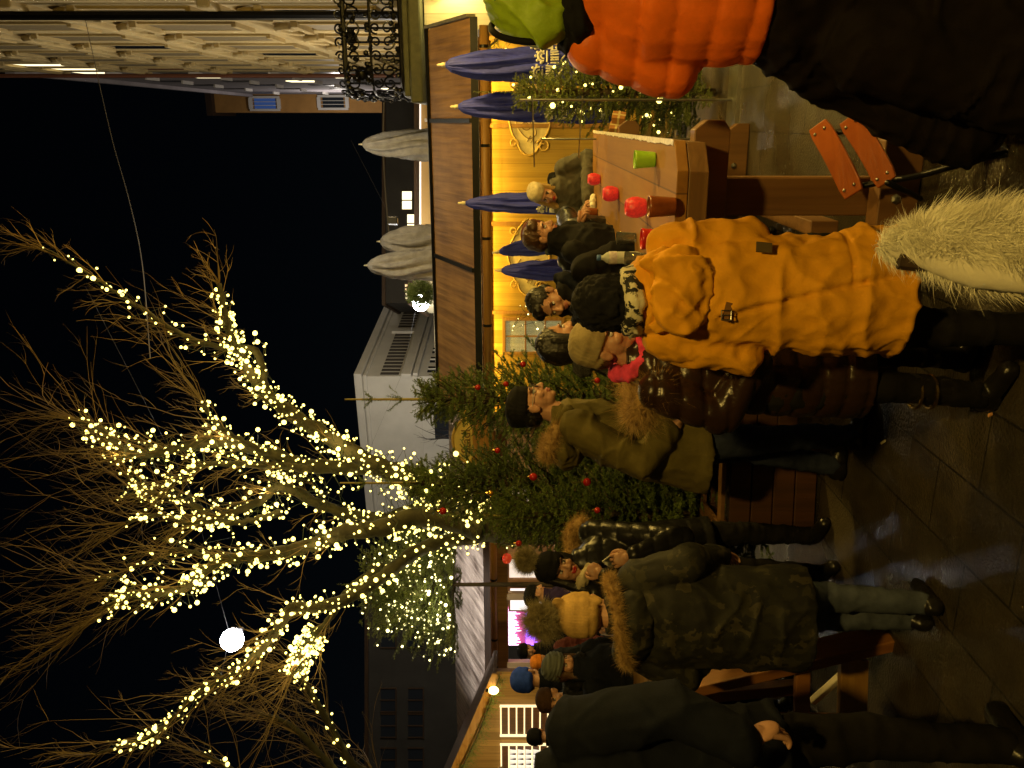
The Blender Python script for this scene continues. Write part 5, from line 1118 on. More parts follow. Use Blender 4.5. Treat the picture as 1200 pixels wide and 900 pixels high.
def cup(px, py, d, r, h, m, lab, cat, name, grp=None, prof=None, inner=True):
    q = empty(name, on_table(px, py, d), random.random(), lab, cat, grp)
    pf = prof or [(r * .80, 0), (r * .84, .006), (r, h * .9), (r * 1.03, h), (r * .96, h), (r * .93, h * .9), (r * .78, .012), (.001, .012)]
    MB().lathe(pf, n=24).build('bowl', m, q, True); return q
RP = lambda s: [(.030 * s, 0), (.038 * s, .008 * s), (.047 * s, .04 * s), (.046 * s, .065 * s), (.036 * s, .088 * s), (.030 * s, .093 * s), (.027 * s, .088 * s), (.036 * s, .06 * s), (.030 * s, .012 * s), (.001, .011 * s)]
for px, py, d, s, lab in ((702, 210, 6.35, 1.0, 'small red candle glass farthest along the table'), (726, 227, 5.15, 1.02, 'middle one of the three round red candle glasses'), (760, 243, 3.98, 1.08, 'largest looking red candle glass beside the brown cup')):
    q = cup(px, py, d, 0, 0, RGL, lab, 'candle glass', 'candle_glass', 'red candle glasses on the table', RP(s)); MB().lathe([(.001, .0), (.020, .0), (.020, .03), (.001, .032)], c=(0, 0, .014), n=14).build('candle', mat('wax', (.8, .6, .4), .5), q, True)
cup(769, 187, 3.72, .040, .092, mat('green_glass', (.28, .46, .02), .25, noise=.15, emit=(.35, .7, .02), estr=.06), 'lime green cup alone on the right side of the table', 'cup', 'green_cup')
cup(795, 242, 3.22, .042, .105, mat('brown_glazed', (.24, .065, .015), .25, noise=.25, nscale=20), 'reddish brown tumbler near the front edge of the table', 'tumbler', 'brown_tumbler')
cup(789, 280, 3.45, .044, .100, mat('red_glazed', (.55, .02, .012), .2, noise=.2), 'red mug partly hidden by the mustard parka', 'mug', 'red_mug')
cup(700, 249, 6.6, .04, .085, mat('brown_glazed', (.2, .07, .02), .3), 'brown cup held between the blond person hands', 'cup', 'brown_cup')
GL = mat('clear_glass', (.95, .97, .93), .03, trans=.95, spec=.6)
q = empty('drinking_glass', on_table(745, 279, 4.35), 0, 'small clear glass left of the water bottle', 'glass'); MB().lathe([(.026, 0), (.028, .003), (.034, .10), (.033, .10), (.026, .008), (.001, .008)], n=24).build('tumbler', GL, q, True)
q = empty('drinking_glass', on_table(758, 303, 4.0), 0, 'second clear glass hidden behind the mustard parka shoulder', 'glass'); MB().lathe([(.026, 0), (.028, .003), (.034, .10), (.033, .10), (.026, .008), (.001, .008)], n=24).build('tumbler', GL, q, True)
q = empty('water_bottle', on_table(750, 302, 4.22), .3, 'clear plastic water bottle with pale label and blue cap', 'bottle')
MB().lathe([(.001, .004), (.028, 0), (.032, .008), (.032, .05), (.030, .06), (.032, .07), (.032, .145), (.028, .165), (.013, .185), (.012, .195)], n=24).build('bottle_body', mat('clear_plastic', (.80, .86, .84), .06, trans=.45, bump=.5, bscale=60), q, True)
MB().lathe([(.0328, .115), (.0330, .117), (.0330, .153), (.0325, .155)], n=24, caps=False).build('label', mat('pale_label', (.72, .70, .66), .5, color2=(.36, .30, .40), nscale=22), q, True)
g = MB(); g.lathe([(.014, .195), (.0155, .197), (.0155, .213), (.014, .215)], n=18); g.build('cap', mat('blue_plastic', (.05, .14, .42), .35), q, True)
q = empty('napkin', on_table(693, 238, 6.7), 0, 'crumpled white napkin in front of the blond person', 'napkin')
V, F, N_2 = remesh([pr_ell((0, 0, .025), (.06, .04, .024)), pr_ell((.04, .02, .02), (.035, .04, .02)), pr_caps((-.03, 0, .02), .015, (-.09, .03, .03), .006)], .006, 0); V = V + N_2 * (ridged(V * 40) * .008)[:, None]; np_mesh('paper', V, F, mat('napkin_paper', (.8, .76, .6), .8), q)
q = empty('white_box', on_table(768, 318, 3.9), .2, 'small orange and white box behind the bottle', 'box'); MB().box((0, 0, .03), (.08, .05, .06)).build('carton', mat('orange_carton', (.6, .22, .05), .5), q, bevel=.003)
q.name = 'small_carton'

# thin steel rack by the parasols
q = empty('steel_stand', (X(783, 6.6), 6.6, 0), -TH, 'thin grey steel rod stand between the parasols and the table', 'stand')
MB().tube([(0, 0, 0), (0, 0, 1.72)], .010, 8).build('upright', STEEL, q); MB().tube([(-.30, .02, 0), (-.30, .02, 1.55)], .008, 8).build('upright', STEEL, q)
MB().tube([(.03, -.01, 1.62), (-.52, .03, 1.60)], .006, 6).build('crossbar', STEEL, q); MB().tube([(.03, -.01, 1.22), (-.45, .03, 1.24)], .006, 6).build('crossbar', STEEL, q)
MB().tube([(-.16, -.2, 1.605), (-.16, .25, 1.615)], .005, 6).build('crossbar', STEEL, q)
MB().box((0, 0, .015), (.5, .3, .03)).build('base_plate', STEEL, q)

# ------------------------------------------------------------------ slatted chair
o0 = Vector((X(705, 3.3), 3.3, 0)); q = empty('garden_chair', tuple(o0), 0, 'orange wood slatted chair with black steel frame', 'chair')
OW = wood('orange_slat_wood', (.50, .13, .022), (.40, .095, .015), 'X', 1.0, .3, coat=.5)
def slat(a, b, dn, w_, th=.018):
    a = Vector(a) - o0; b = Vector(b) - o0; ax = (b - a).normalized(); dn = (dn - ax * dn.dot(ax)).normalized(); nr = ax.cross(dn)
    g = MB(); n = 8; pts = []
    for i in range(n + 1):
        t = i / n; c = a.lerp(b, t) + nr * (.012 * math.sin(math.pi * t)) + dn * (.010 * math.sin(math.pi * t)); ww = w_ * (1 if 0 < i < n else .86)
        pts.append([c - dn * ww / 2 - nr * th / 2, c + dn * ww / 2 - nr * th / 2, c + dn * ww / 2 + nr * th / 2, c - dn * ww / 2 + nr * th / 2])
    V = [p for r in pts for p in r]; F = [(4 * i + k, 4 * i + (k + 1) % 4, 4 * i + 4 + (k + 1) % 4, 4 * i + 4 + k) for i in range(n) for k in range(4)] + [(3, 2, 1, 0), (4 * n, 4 * n + 1, 4 * n + 2, 4 * n + 3)]
    o = g.add(V, F).build('slat', OW, q, bevel=.005)
    for t in (.10, .90):
        for k in (-.24, .24):
            c = a.lerp(b, t) + dn * w_ * k; sg = -1 if nr.y > 0 else 1
            MB().add(*pr_ell(tuple(c + nr * sg * (th / 2 + .003)), (.0075, .0075, .0075), n=10, m=6)).build('rivet', STEEL, o, True)
dn = P(1035, 175, 3.28) - P(980, 190, 3.42)
slat(P(958, 146, 3.44), P(1001, 228, 3.38), dn, .095); slat(P(994, 138, 3.36), P(1040, 214, 3.30), dn, .095)
g = MB(); g.tube(spline([P(962, 158, 3.46) - o0, P(1010, 150, 3.36) - o0, P(1050, 139, 3.2) - o0, P(1088, 127, 2.98) - o0, P(1145, 118, 2.94) - o0], 5), .013, 8); g.build('frame_tube', IRON, q, True)
g = MB(); g.tube(spline([P(990, 222, 3.42) - o0, P(1040, 212, 3.34) - o0, P(1076, 206, 3.2) - o0, P(1148, 186, 2.95) - o0, P(1180, 180, 2.9) - o0], 5), .013, 8); g.build('frame_tube', IRON, q, True)
g = MB(); g.tube(spline([P(1068, 134, 3.1) - o0, P(1080, 152, 3.02) - o0, P(1098, 175, 3.0) - o0, P(1116, 190, 3.02) - o0], 5), .009, 8); g.build('cross_tube', IRON, q, True)
for py in (140, 214): g = MB(); g.tube([P(1040, py, 3.25) - o0, (P(1040, py, 3.25) - o0).xy.to_3d() + Vector((.0, .28, 0))], .012, 8); g.build('leg', IRON, q, True)

# ------------------------------------------------------------------ sheepskin over a chair post
o0 = P(1100, 288, 1.48); q = empty('sheepskin', tuple(o0), 0, 'shaggy white sheepskin draped over a chair back close to the camera', 'sheepskin')
LV = [(1022, 288, 1.56, .008), (1042, 290, 1.55, .026), (1070, 288, 1.53, .044), (1105, 290, 1.49, .058), (1150, 292, 1.44, .068), (1215, 294, 1.38, .076), (1290, 296, 1.33, .08), (1380, 298, 1.3, .07)]
prs = []; 
for i in range(len(LV) - 1):
    a, b_ = LV[i], LV[i + 1]; prs.append(pr_caps(tuple(P(*a[:3]) - o0), a[3], tuple(P(*b_[:3]) - o0), b_[3], 18, .5, (.35, 1, 0)))
V, F, Nn = remesh(prs, .012, 3); V = V + Nn * (.008 * vnoise(V * 14))[:, None]
np_mesh('hide', V, F, mat('hide_leather', (.70, .66, .55), .7, bump=.2), q, True)
fc = V[F].mean(1); e1 = V[F[:, 1]] - V[F[:, 0]]; e2 = V[F[:, 3]] - V[F[:, 0]]; fn = np.cross(e1, e2); fn /= np.linalg.norm(fn, axis=1)[:, None]
keep = ~((fn[:, 0] < -.35) & (fn[:, 1] < .4)); fc = fc[keep]; fn = fn[keep]; idx = np.random.default_rng(3).integers(0, len(fc), 52000)
clump = vnoise(fc[idx] * 26); fn2 = fn[idx] + np.stack([clump, vnoise(fc[idx] * 26 + 9), vnoise(fc[idx] * 26 + 19)], 1) * .8 + np.array((0, 0, -.55)); fn2 /= np.linalg.norm(fn2, axis=1)[:, None]
fur('fleece', fc[idx] + np.random.default_rng(4).normal(0, .004, (52000, 3)), fn2, .027, .0007, FURW, q, droop=(0, 0, -.55), rnd=.22, seed=4)
q = empty('chair', tuple(Vector((P(1100, 288, 1.48).x, 1.50, 0))), 0, 'dark wooden chair under the white sheepskin', 'chair')
for o in (-.06, .06): MB().tube([(o, 0, 0), (o * .9, .0, .75), (o * .3, .04, 1.0)], .016, 8).build('leg', W_DRK, q)
for o in (-.06, .06): MB().tube([(o, -.36, 0), (o, -.36, .46)], .016, 8).build('leg', W_DRK, q)
MB().box((0, -.18, .47), (.24, .40, .03)).build('seat', W_DRK, q, bevel=.006)

# ------------------------------------------------------------------ trestle table at the left
o0 = Vector((X(60, 4.2), 4.2, 0)); q = empty('trestle_table', tuple(o0), 0, 'sturdy orange brown trestle table at the lower left', 'table')
OB = wood('orange_beam', (.36, .15, .035), (.24, .09, .02), 'Z', .9, .5); OX = wood('orange_beam_flat', (.40, .22, .05), (.28, .14, .03), 'X', .9, .5)
def beam(a, b, w_, t_, name, m, par=q):
    a = Vector(a) - o0; b = Vector(b) - o0; ax = (b - a); L2 = ax.length; R3 = ax.to_track_quat('Z', 'Y').to_matrix(); return MB().box((a + b) / 2, (w_, t_, L2), R3).build(name, m, par, bevel=.006)
MB().box((-.18, .45, .985), (.95, 1.5, .05)).build('tabletop', OX, q, bevel=.006); MB().box((-.18, -.28, .91), (.90, .04, .09)).build('apron', OB, q, bevel=.005)
beam(P(812, 800, 3.95), P(1052, 744, 3.85), .14, .06, 'leg', OB); beam(P(812, 846, 3.95), P(1030, 850, 4.05), .10, .06, 'leg', OB)
beam(P(1000, 772, 3.9) , P(1000, 772, 3.9) + Vector((-.45, .03, 0)), .05, .13, 'foot_beam', OX); beam(P(940, 786, 3.92), P(940, 786, 3.92) + Vector((-.36, .02, 0)), .04, .07, 'crossbar', OB)
beam(P(990, 788, 3.95), P(952, 822, 4.1), .035, .03, 'brace', mat('pale_brace', (.6, .55, .45), .5)); beam(P(820, 815, 5.0), P(985, 800, 5.0), .12, .06, 'leg', OB)
q2 = empty('paper_plate', (o0.x + .22, o0.y - .12, 1.012), 0, 'white paper plate at the edge of the trestle table', 'plate'); MB().lathe([(.001, .0), (.06, .0), (.085, .014), (.088, .016), (.06, .005), (.001, .005)], n=26).build('plate', mat('white_plate', (.7, .68, .62), .6), q2, True)
# litter
for px, py, lab, c in ((1037, 518, 'small pale leaf lying on the dark paving', (.6, .55, .35)), (1163, 486, 'orange cigarette end on the paving', (.6, .3, .12))):
    d = FPX * HC / (px - 612); p = P(px, py, d); o = MB().box((0, 0, 0), (.05 if px < 1100 else .028, .012, .004), (0, 0, 1.9)).build('leaf' if px < 1100 else 'cigarette_end', mat('litter%d' % px, c, .7), None, bevel=.001); o.location = (p.x, p.y, .008); tag(o, lab, 'leaf' if px < 1100 else 'cigarette end')

# ------------------------------------------------------------------ town houses
PLS = mat('cream_plaster', (.46, .36, .17), .85, noise=.2, nscale=.6, bump=.3, bscale=5); PLV = mat('violet_grey_plaster', (.36, .33, .36), .85, noise=.15, nscale=.5); PLM = mat('mustard_plaster', (.42, .22, .06), .85, noise=.2, nscale=.5)
GLD = mat('dark_window', (.02, .025, .035), .08); LITW = mat('lit_window', (1, .9, .6), .5, emit=(1, .85, .5), estr=1.6); WHT = mat('white_frame', (.65, .63, .60), .5)
def bld(name, lab): return empty(name, (0, 0, 0), -TH, lab, 'building')
R = bld('town_house', 'tall cream town house with plaster ornaments along the right edge')
MB().box((2.5 + 5, 33, 15.7), (10, 27, 31.4)).build('wall', PLS, R); MB().box((2.5 + 4.6, 33, 31.6), (10.2, 27.6, .7)).build('cornice', PLS, R, bevel=.1)
for z in (4.4, 8.6, 12.9, 17.1, 21.3, 25.6): MB().box((2.45, 33, z), (.20, 27, .30)).build('ledge', PLS, R, bevel=.05)
fr = MB()
for iz, z in enumerate((6.3, 10.5, 14.8, 19.0, 23.2, 27.6)):
    for it, t in enumerate(np.arange(21.2, 45.5, 3.1)):
        w_ = MB().box((2.47, t, z), (.06, 1.25, 2.2)).build('window', LITW if (iz, it) in ((4, 7), (4, 6)) else (GLD if (iz + it) % 5 == 0 else mat('curtained_window', (.20, .16, .09), .5)), R)
        f2 = MB(); f2.box((2.44, t, z + 1.35), (.18, 1.9, .18)); f2.box((2.45, t, z - 1.25), (.16, 1.7, .12))
        for o in (-1, 1): f2.box((2.47, t + o * .78, z), (.08, .18, 2.5))
        if iz < 4: f2.tube([(2.40, t + .8 * math.cos(a), z + 1.5 + .5 * math.sin(a)) for a in np.linspace(0, math.pi, 9)], .10, 6); f2.add(*pr_ell((2.42, t, z + 1.65), (.08, .3, .25), n=8, m=6))
        f2.build('surround', PLS, w_, bevel=.02)
MB().tube([(2.28, 20.2, 0), (2.28, 20.2, 31)], .10, 8).build('downpipe', IRON, R)
MB().tube([(2.28, 45.6, 0), (2.28, 45.6, 29)], .10, 8).build('downpipe', mat('copper_pipe', (.18, .07, .04), .5), R)
R = bld('town_house', 'smooth violet grey town house beyond the cream one with lit window slits')
MB().box((2.62 + 5, 66.5, 14.4), (10, 40, 28.8)).build('wall', PLV, R)
for iz, z in enumerate((7.5, 12.2, 16.4, 20.7, 25.2)):
    for it, t in enumerate((48.5, 53.5, 59, 65, 72, 80)):
        w_ = MB().box((2.60, t, z), (.05, 1.5, 1.9)).build('window', LITW if (iz, it) in ((1, 1), (2, 2), (3, 1), (1, 4), (4, 0)) else mat('dim_window', (.12, .12, .13), .3), R); MB().box((2.52, t, z - 1.05), (.22, 1.8, .12)).build('sill', WHT, w_)
MB().box((2.55, 66.5, 28.6), (.35, 40.3, .5)).build('cornice', PLV, R)
R = bld('corner_house', 'mustard corner house with white framed windows at the far end of the street')
MB().box((1.95, 90, 16.2), (2.1, 6, 32.4)).build('wall', PLM, R); MB().box((1.9, 89.6, 32.6), (2.6, 7, .6)).build('roof', W_DRK, R)
for k, (z, s_) in enumerate(((27.3, 1.75), (20.5, 1.85), (13.8, 2.0))):
    w_ = MB().box((s_, 86.94, z), (1.0, .06, 2.1)).build('window', mat('blue_lit_window', (.05, .10, .3), .2, emit=(.10, .25, .8), estr=.09) if k != 1 else GLD, R); f2 = MB()
    for o in (-.6, .6): f2.box((s_ + o, 86.85, z), (.22, .22, 3.0))
    for o in (-1.4, 1.4): f2.box((s_, 86.85, z + o), (1.0, .22, .35))
    for o in (-.17, .17): f2.box((s_ + o, 86.85, z), (.05, .1, 2.6))
    f2.build('window_frame', WHT, w_)
# white classical building
WB = mat('white_stone', (.52, .52, .50), .8, noise=.10, nscale=.6, bump=.2, bscale=4); DK = mat('dark_slit', (.05, .045, .04), .8)
c0 = Vector((X(459, 45), 45, 0)); dR = Vector((X(552, 57) - X(459, 45), 12, 0)).normalized(); rzb = math.atan2(dR.y, dR.x)
R = empty('classical_building', tuple(c0), rzb, 'pale stone building with row of slits below its flat roof', 'building')
LR, LL = 12.8, 10.0     # local x runs along the right facade, local y to the left facade
MB().box((LR / 2, LL / 2, 5.2), (LR, LL, 10.4)).build('wall', WB, R)
cz_ = MB(); cz_.box((LR / 2, LL / 2, 10.60), (LR + .5, LL + .5, .42)); cz_.box((LR / 2, LL / 2, 10.25), (LR + .2, LL + .2, .2)); cz_.build('cornice', WB, R, bevel=.03)
MB().box((LR / 2, -.10, 8.0), (LR + .3, .22, .55)).build('string_course', WB, R, bevel=.03); MB().box((LR / 2, -.14, 7.5), (LR + .1, .16, .25)).build('string_course', WB, R)
for k in range(26):
    if k == 13: MB().box((.35 + k * .48, -.08, 8.95), (.5, .16, 1.5)).build('pilaster', WB, R)
    else: MB().box((.35 + k * .48, .0, 8.95), (.30, .04, 1.02)).build('slit', DK, R)
for k in range(9):
    w_ = MB().box((.9 + k * 1.35, .0, 6.25), (.78, .05, 1.35)).build('window', GLD, R); f2 = MB(); f2.box((.9 + k * 1.35, -.05, 6.25), (.06, .06, 1.35)); f2.box((.9 + k * 1.35, -.06, 5.52), (.95, .12, .1)); f2.build('window_frame', WB, w_)
for yy in (2.9, 9.5):
    MB().box((-.01, yy, 6.1), (.05, 1.9 if yy < 5 else 2.6, 1.0)).build('window', GLD, R)
MB().box((-.03, LL / 2, 7.35), (.10, LL, .12)).build('ledge', WB, R)
# shops and dark blocks
def block(name, lab, x0, x1, d, z, m, dep=8, wins=(), wm=None):
    q = empty(name, ((x0 + x1) / 2, d, 0), 0, lab, 'building'); MB().box((0, dep / 2, z / 2), (x1 - x0, dep, z)).build('wall', m, q); MB().box((0, dep / 2, z + .1), (x1 - x0 + .3, dep + .3, .2)).build('roof', W_DRK, q)
    for (px, py, w_, h_, mm) in wins: p = P(px, py, d); w__ = MB().box((p.x - q.location.x, -.02, p.z), (w_, .04, h_)).build('window', mm, q); f2 = MB(); [f2.box((p.x - q.location.x + o * w_ / 2, -.05, p.z), (.06, .06, h_ + .06)) for o in (-1, 0, 1)]; f2.box((p.x - q.location.x, -.06, p.z - h_ / 2 - .04), (w_ + .1, .1, .06)); f2.build('window_frame', W_DRK, w__)
    return q
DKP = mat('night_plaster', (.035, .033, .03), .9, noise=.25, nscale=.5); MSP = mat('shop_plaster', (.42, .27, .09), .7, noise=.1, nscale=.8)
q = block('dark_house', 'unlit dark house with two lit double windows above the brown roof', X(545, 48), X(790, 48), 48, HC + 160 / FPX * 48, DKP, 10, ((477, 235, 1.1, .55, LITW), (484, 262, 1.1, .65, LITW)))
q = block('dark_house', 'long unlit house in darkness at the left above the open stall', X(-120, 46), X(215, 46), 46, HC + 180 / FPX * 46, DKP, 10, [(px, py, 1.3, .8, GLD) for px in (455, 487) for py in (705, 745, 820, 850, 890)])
q = block('mustard_shop', 'low mustard shop front with white light strip and grey letters', X(632, 31), X(790, 31), 31, HC + 120 / FPX * 31, MSP, 6)
f2 = MB(); f2.box((0, -.06, HC + 121 / FPX * 31), (5.0, .14, .16)); f2.build('light_strip', mat('shop_strip', (.8, .75, .7), .5, emit=(1, .9, .82), estr=.8), q)
MB().box((0, -.15, HC + 103 / FPX * 31 - .12), (5.0, .3, .08)).build('canopy', WHT, q)
pm = P(506, 152, 30.85); text_mesh('lettering', 'mi', .95, Matrix.Translation((pm.x - q.location.x, -.14, pm.z - .05)) @ Matrix.Rotation(math.pi / 2, 4, 'X'), WHT, q, .05)
q = block('cream_shop', 'small cream shop with glowing windows left of the grey parasols', X(548, 33), X(600, 33), 33, HC + 128 / FPX * 33, mat('cream_shop_wall', (.62, .58, .42), .7), 6, ((478, 321, .45, .5, LITW), (480, 337, .3, .35, mat('dim_lit', (1, .8, .5), .5, emit=(1, .6, .35), estr=.5)), (480, 347, .28, .3, LITW)))
# round clipped tree before the cream shop
q = empty('round_tree', (X(556, 27), 27, 0), 0, 'small round clipped tree silhouetted before the cream shop', 'tree'); MB().tube([(0, 0, 0), (0, 0, 4.6)], .07, 8).build('trunk', BARK, q)
rr_ = np.random.default_rng(9); dd = rr_.normal(0, 1, (1500, 3)); dd /= np.linalg.norm(dd, axis=1)[:, None]; st_ = np.array((0, 0, 5.0)) + dd * .42 * rr_.uniform(.3, 1, (1500, 1)); needles('crown', np.concatenate([st_, st_ + dd * .12], 1), NEED, q, 8, .05, .01, 3)
# bare tree before the pale building
T3 = empty('bare_tree', (X(395, 20), 20, 0), 0, 'small dark leafless tree before the pale building wall', 'tree'); MB().tube([(0, 0, 0), (0, 0, 2.6)], [.12, .08], 8).build('trunk', DKP, T3); tw = MB()
for k in range(26): twig(Vector((0, 0, 2.3 + .5 * r_.random())), Vector((r_.uniform(-1, 1), r_.uniform(-1, 1), r_.uniform(.3, 1.2))), r_.uniform(1.0, 2.0), .02)
tw.build('crown', mat('dark_twigs', (.02, .015, .01), .8), T3)
# overhead cables
def cable(pts, lab, r=.012, m=WIRE): return tag(MB().tube(spline(pts, 8), r, 5).build('overhead_cable', m, None), lab, 'cable', 'cables over the square')
GRC = mat('grey_cable', (.16, .15, .14), .6)
cable([P(98, 14, 20), P(128, 150, 18), P(150, 230, 16.5), P(166, 305, 15), P(176, 420, 13)], 'thin cable hanging from the cream house across the black sky', .009, GRC)
cable([P(450, 118, 24), P(449, 170, 24), P(452, 230, 24), P(457, 284, 24)], 'horizontal lamp cable above the mustard shop', .02, GRC)
q = empty('pendant_lamp', tuple(P(456, 259, 24)), 0, 'grey box lamp hanging on the cable above the mustard shop', 'lamp'); MB().box((0, 0, -.1), (.20, .2, .26)).build('housing', mat('grey_metal', (.15, .15, .14), .5), q, bevel=.01); MB().box((0, 0, -.24), (.16, .16, .02)).build('lens', GLD, q)
for px, py in ((411, 44), (424, 86)):
    tag(MB().add(*pr_ell((0, 0, 0), .11, n=16, m=12)).build('ball_finial', IRON, None, True), ('upper' if px < 415 else 'lower') + ' black metal ball beside the iron railing', 'ball', 'black balls by the railing').location = P(px, py, 13.6)

# ------------------------------------------------------------------ lamps and light
def plight(loc, e, col=(1, .66, .26), r=.05, name='lamp_light', typ='POINT', **k):
    l = bpy.data.lights.new(name, typ); l.energy = e; l.color = col
    if typ == 'POINT': l.shadow_soft_size = r
    if typ == 'SPOT': l.shadow_soft_size = r; l.spot_size = k.get('size', 1.6); l.spot_blend = .6
    if typ == 'AREA': l.shape = 'RECTANGLE'; l.size, l.size_y = k['sz']
    o = bpy.data.objects.new(name, l); COL.objects.link(o); o.location = loc
    if 'to' in k: o.rotation_euler = (Vector(k['to']) - Vector(loc)).to_track_quat('-Z', 'Y').to_euler()
    return o
WARM = (1, .60, .10); WARM2 = (1, .64, .13)
# strip under the eave of the yellow stall
for s_ in (-3.7, -2.2, -.7, .7):
    a = plight(S(s_, 12.14, 2.262), EAVE, (1, .64, .09), typ='AREA', sz=(1.45, .04), name='eave_light'); a.rotation_euler = (math.radians(6), 0, -TH)
def off_frame_lamp(x, y, z, e, lab, col=WARM2, r=.12):  # lamps out of view; post and globe added to hold each light
    q = empty('off_frame_lamp', (x, y, 0), 0, lab, 'street lamp', 'unseen lamps'); MB().tube([(.18, 0, 0), (.18, 0, 1.2), (.16, 0, z + .1), (.05, 0, z + .33), (0, 0, z + .2)], [.06, .045, .035, .025, .02], 10).build('post', IRON, q, True)
    MB().lathe([(.03, z + .20), (.22, z + .10), (.24, z + .07), (.22, z + .08)], n=20).build('lamp_shade', IRON, q, True)
    MB().lathe([(.01, z - .10), (.07, z - .06), (.09, z), (.06, z + .07)], n=16).build('globe', mat('lamp_globe', (1, .9, .7), .4, emit=(1, .8, .45), estr=8, sample=False), q, True)
    plight((x, y, z - .16), e, col, r, 'unseen_light'); return q
off_frame_lamp(.6, -1.4, 4.7, KEY, 'unseen street lamp standing behind the photographer on the right')
off_frame_lamp(4.4, 6.6, 4.5, KEY2, 'unseen lamp added right of the high table to light roof and crowd')
off_frame_lamp(3.5, 2.9, 2.75, KEY3, 'low lamp beside the orange jacket standing in for an unseen stall front', r=.25)
# floodlight in the sky over the left stall
def flood(p, r, e, lab, hz, em=60, sp=None):
    q = empty('floodlight', tuple(p), 0, lab, 'floodlight'); MB().add(*pr_ell((0, 0, 0), r, n=20, m=14)).build('lamp_glass', mat('flood_glass', (1, 1, 1), .3, emit=(.92, .94, 1), estr=em, sample=False), q, True)
    MB().tube([(-6, r * 1.2, 2.2), (-2.5, r * 1.2, .7), (0, r * 1.2, r * .6), (2.5, r * 1.2, .8), (6, r * 1.2, 2.6)], .004, 4).build('suspension_cable', WIRE, q); MB().box((0, r * 1.15, 0), (r * 1.6, r * .4, r * 1.3)).build('housing', IRON, q, bevel=.02)
    if sp: plight((p.x, p.y - r * .2, p.z - r * 1.1), e, (.92, .94, 1), r * .5, 'flood_light', 'SPOT', size=math.radians(54), to=sp); plight((p.x, p.y - r * 1.15, p.z - .05), e * .04, (.92, .94, 1), r * .6, 'flood_light')
    else: plight((p.x, p.y - r * 1.15, p.z - .05), e, (.92, .94, 1), r * .6, 'flood_light')
flood(P(272, 750, 14.0), .19, FLOOD, 'glaring white floodlight high above the open stall', 0, sp=S(-9.2, 14.6, 2.7))
flood(P(493, 355, 30), .30, FLOOD2, 'white floodlight at the right corner of the pale building', 0)
# light of the strings: real small lamps among the bulbs
for k, tt in ((0, .35), (0, .7), (2, .5), (2, .8), (5, .45), (7, .35), (7, .75), (9, .55), (10, .8)):
    sp = SPS[k]; p = sp[int(tt * (len(sp) - 1))]; plight(p + Vector((0, -.28, .0)), TREE, (1, .72, .24), .015, 'string_light')
plight(LC.location + Vector((0, -.75, 2.6)), TREE * 1.5, (1, .85, .5), .015, 'string_light')
plight(P(640, 610, 7.6), TREE * 1.2, (1, .74, .3), .015, 'string_light')
plight(SF.location + Vector((-.15, -.5, 1.5)), 5, WARM2, .015, 'string_light')
# open stall, gable, kiosk
for s_, e in ((-9.4, 12), (-8.2, 12), (-6.8, 12)): plight(S(s_, 14.6, 2.1), e, (1, .66, .3), .05, 'stall_light')
q = frame('bare_bulb', -9.45, 12.15, 'glowing bare bulb where garland and eave pole meet', 'bulb', z=2.2); MB().add(*pr_ell((0, 0, 0), (.07, .07, .09), n=14, m=10)).build('glass', LEDM, q, True); MB().tube([(0, 0, .08), (0, 0, .14)], .03, 10).build('socket', IRON, q)
plight(S(-9.7, 11.6, 2.0), 16, WARM, .06, 'stall_light'); plight(S(-11.2, 11.3, 2.3), 30, (1, .68, .22), .06, 'stall_light')
plight(S(2.2, 14.3, 2.75), 60, (1, .78, .30), .05, 'kiosk_light')
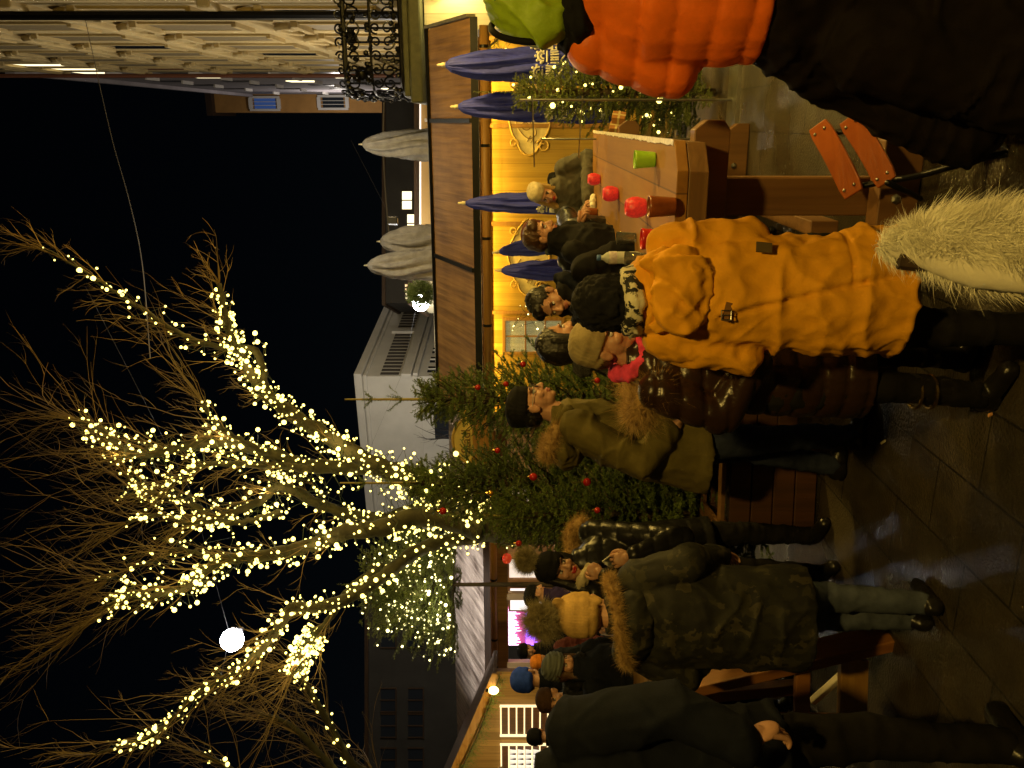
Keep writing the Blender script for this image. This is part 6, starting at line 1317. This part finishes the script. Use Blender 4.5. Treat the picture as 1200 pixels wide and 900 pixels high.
# fill lights added for houses, shops and parasols, no lamps modelled
for t in (24, 34): plight(S(-6.5, t, 9), HOUSE_FILL * 1.8, (1, .74, .36), .2, 'unseen_light')
plight(S(-.5, 78, 18), HOUSE_FILL * 3, (1, .9, .8), .3, 'unseen_light')  # added so the corner house window frames show
for t in (54, 70): plight(S(-4.5, t, 9), HOUSE_FILL * 2.2, (1, .82, .62), .3, 'unseen_light')
plight(P(500, 690, 28) , 30, (.6, .6, .7), .3, 'unseen_light'); plight(Vector((X(700, 26), 26, 6.0)), 260, (1, .75, .4), .15, 'unseen_light')
plight(Vector((X(572, 29.0), 29.0, 4.0)), 90, (1, .9, .7), .12, 'unseen_light'); plight(Vector((X(400, 33), 33, 5.5)), WHITEB, (1, .88, .70), .3, 'unseen_light')  # second light added to brighten the pale building
plight((X(690, 15), 14.6, 6.2), 130, (1, .86, .62), .12, 'unseen_light')  # added to light the grey parasols and the stall roof
# ------------------------------------------------------------------ sky, moonlight, camera
w = bpy.data.worlds.new('World'); scene.world = w; w.use_nodes = True; nt = w.node_tree; bg = nt.nodes['Background']; sky = nt.nodes.new('ShaderNodeTexSky'); sky.sky_type = 'NISHITA'; sky.sun_disc = False
sky.sun_elevation = math.radians(35); sky.sun_rotation = math.radians(150); nt.links.new(sky.outputs[0], bg.inputs[0]); bg.inputs[1].default_value = SKY
l = bpy.data.lights.new('moonlight', 'SUN'); l.energy = .006; l.angle = .009; l.color = (.8, .88, 1); lo = bpy.data.objects.new('moonlight', l); COL.objects.link(lo); lo.rotation_euler = (math.radians(55), 0, math.radians(30))
cam = bpy.data.cameras.new('camera'); co = bpy.data.objects.new('camera', cam); COL.objects.link(co); scene.camera = co
co.matrix_world = Matrix(((0, 1, 0, 0), (0, 0, -1, 0), (-1, 0, 0, HC), (0, 0, 0, 1)))
cam.sensor_width = 36; cam.lens = 36 * FPX / 1200; cam.shift_x = -.01; cam.clip_end = 800; cam.clip_start = .05
vs = scene.view_settings; vs.view_transform = 'Standard'; vs.look = 'None'; vs.exposure = EXPO; vs.gamma = 1; vs.use_curve_mapping = False
scene.cycles.use_denoising = True; scene.cycles.max_bounces = 6; scene.cycles.sample_clamp_indirect = 4; scene.cycles.use_light_tree = True
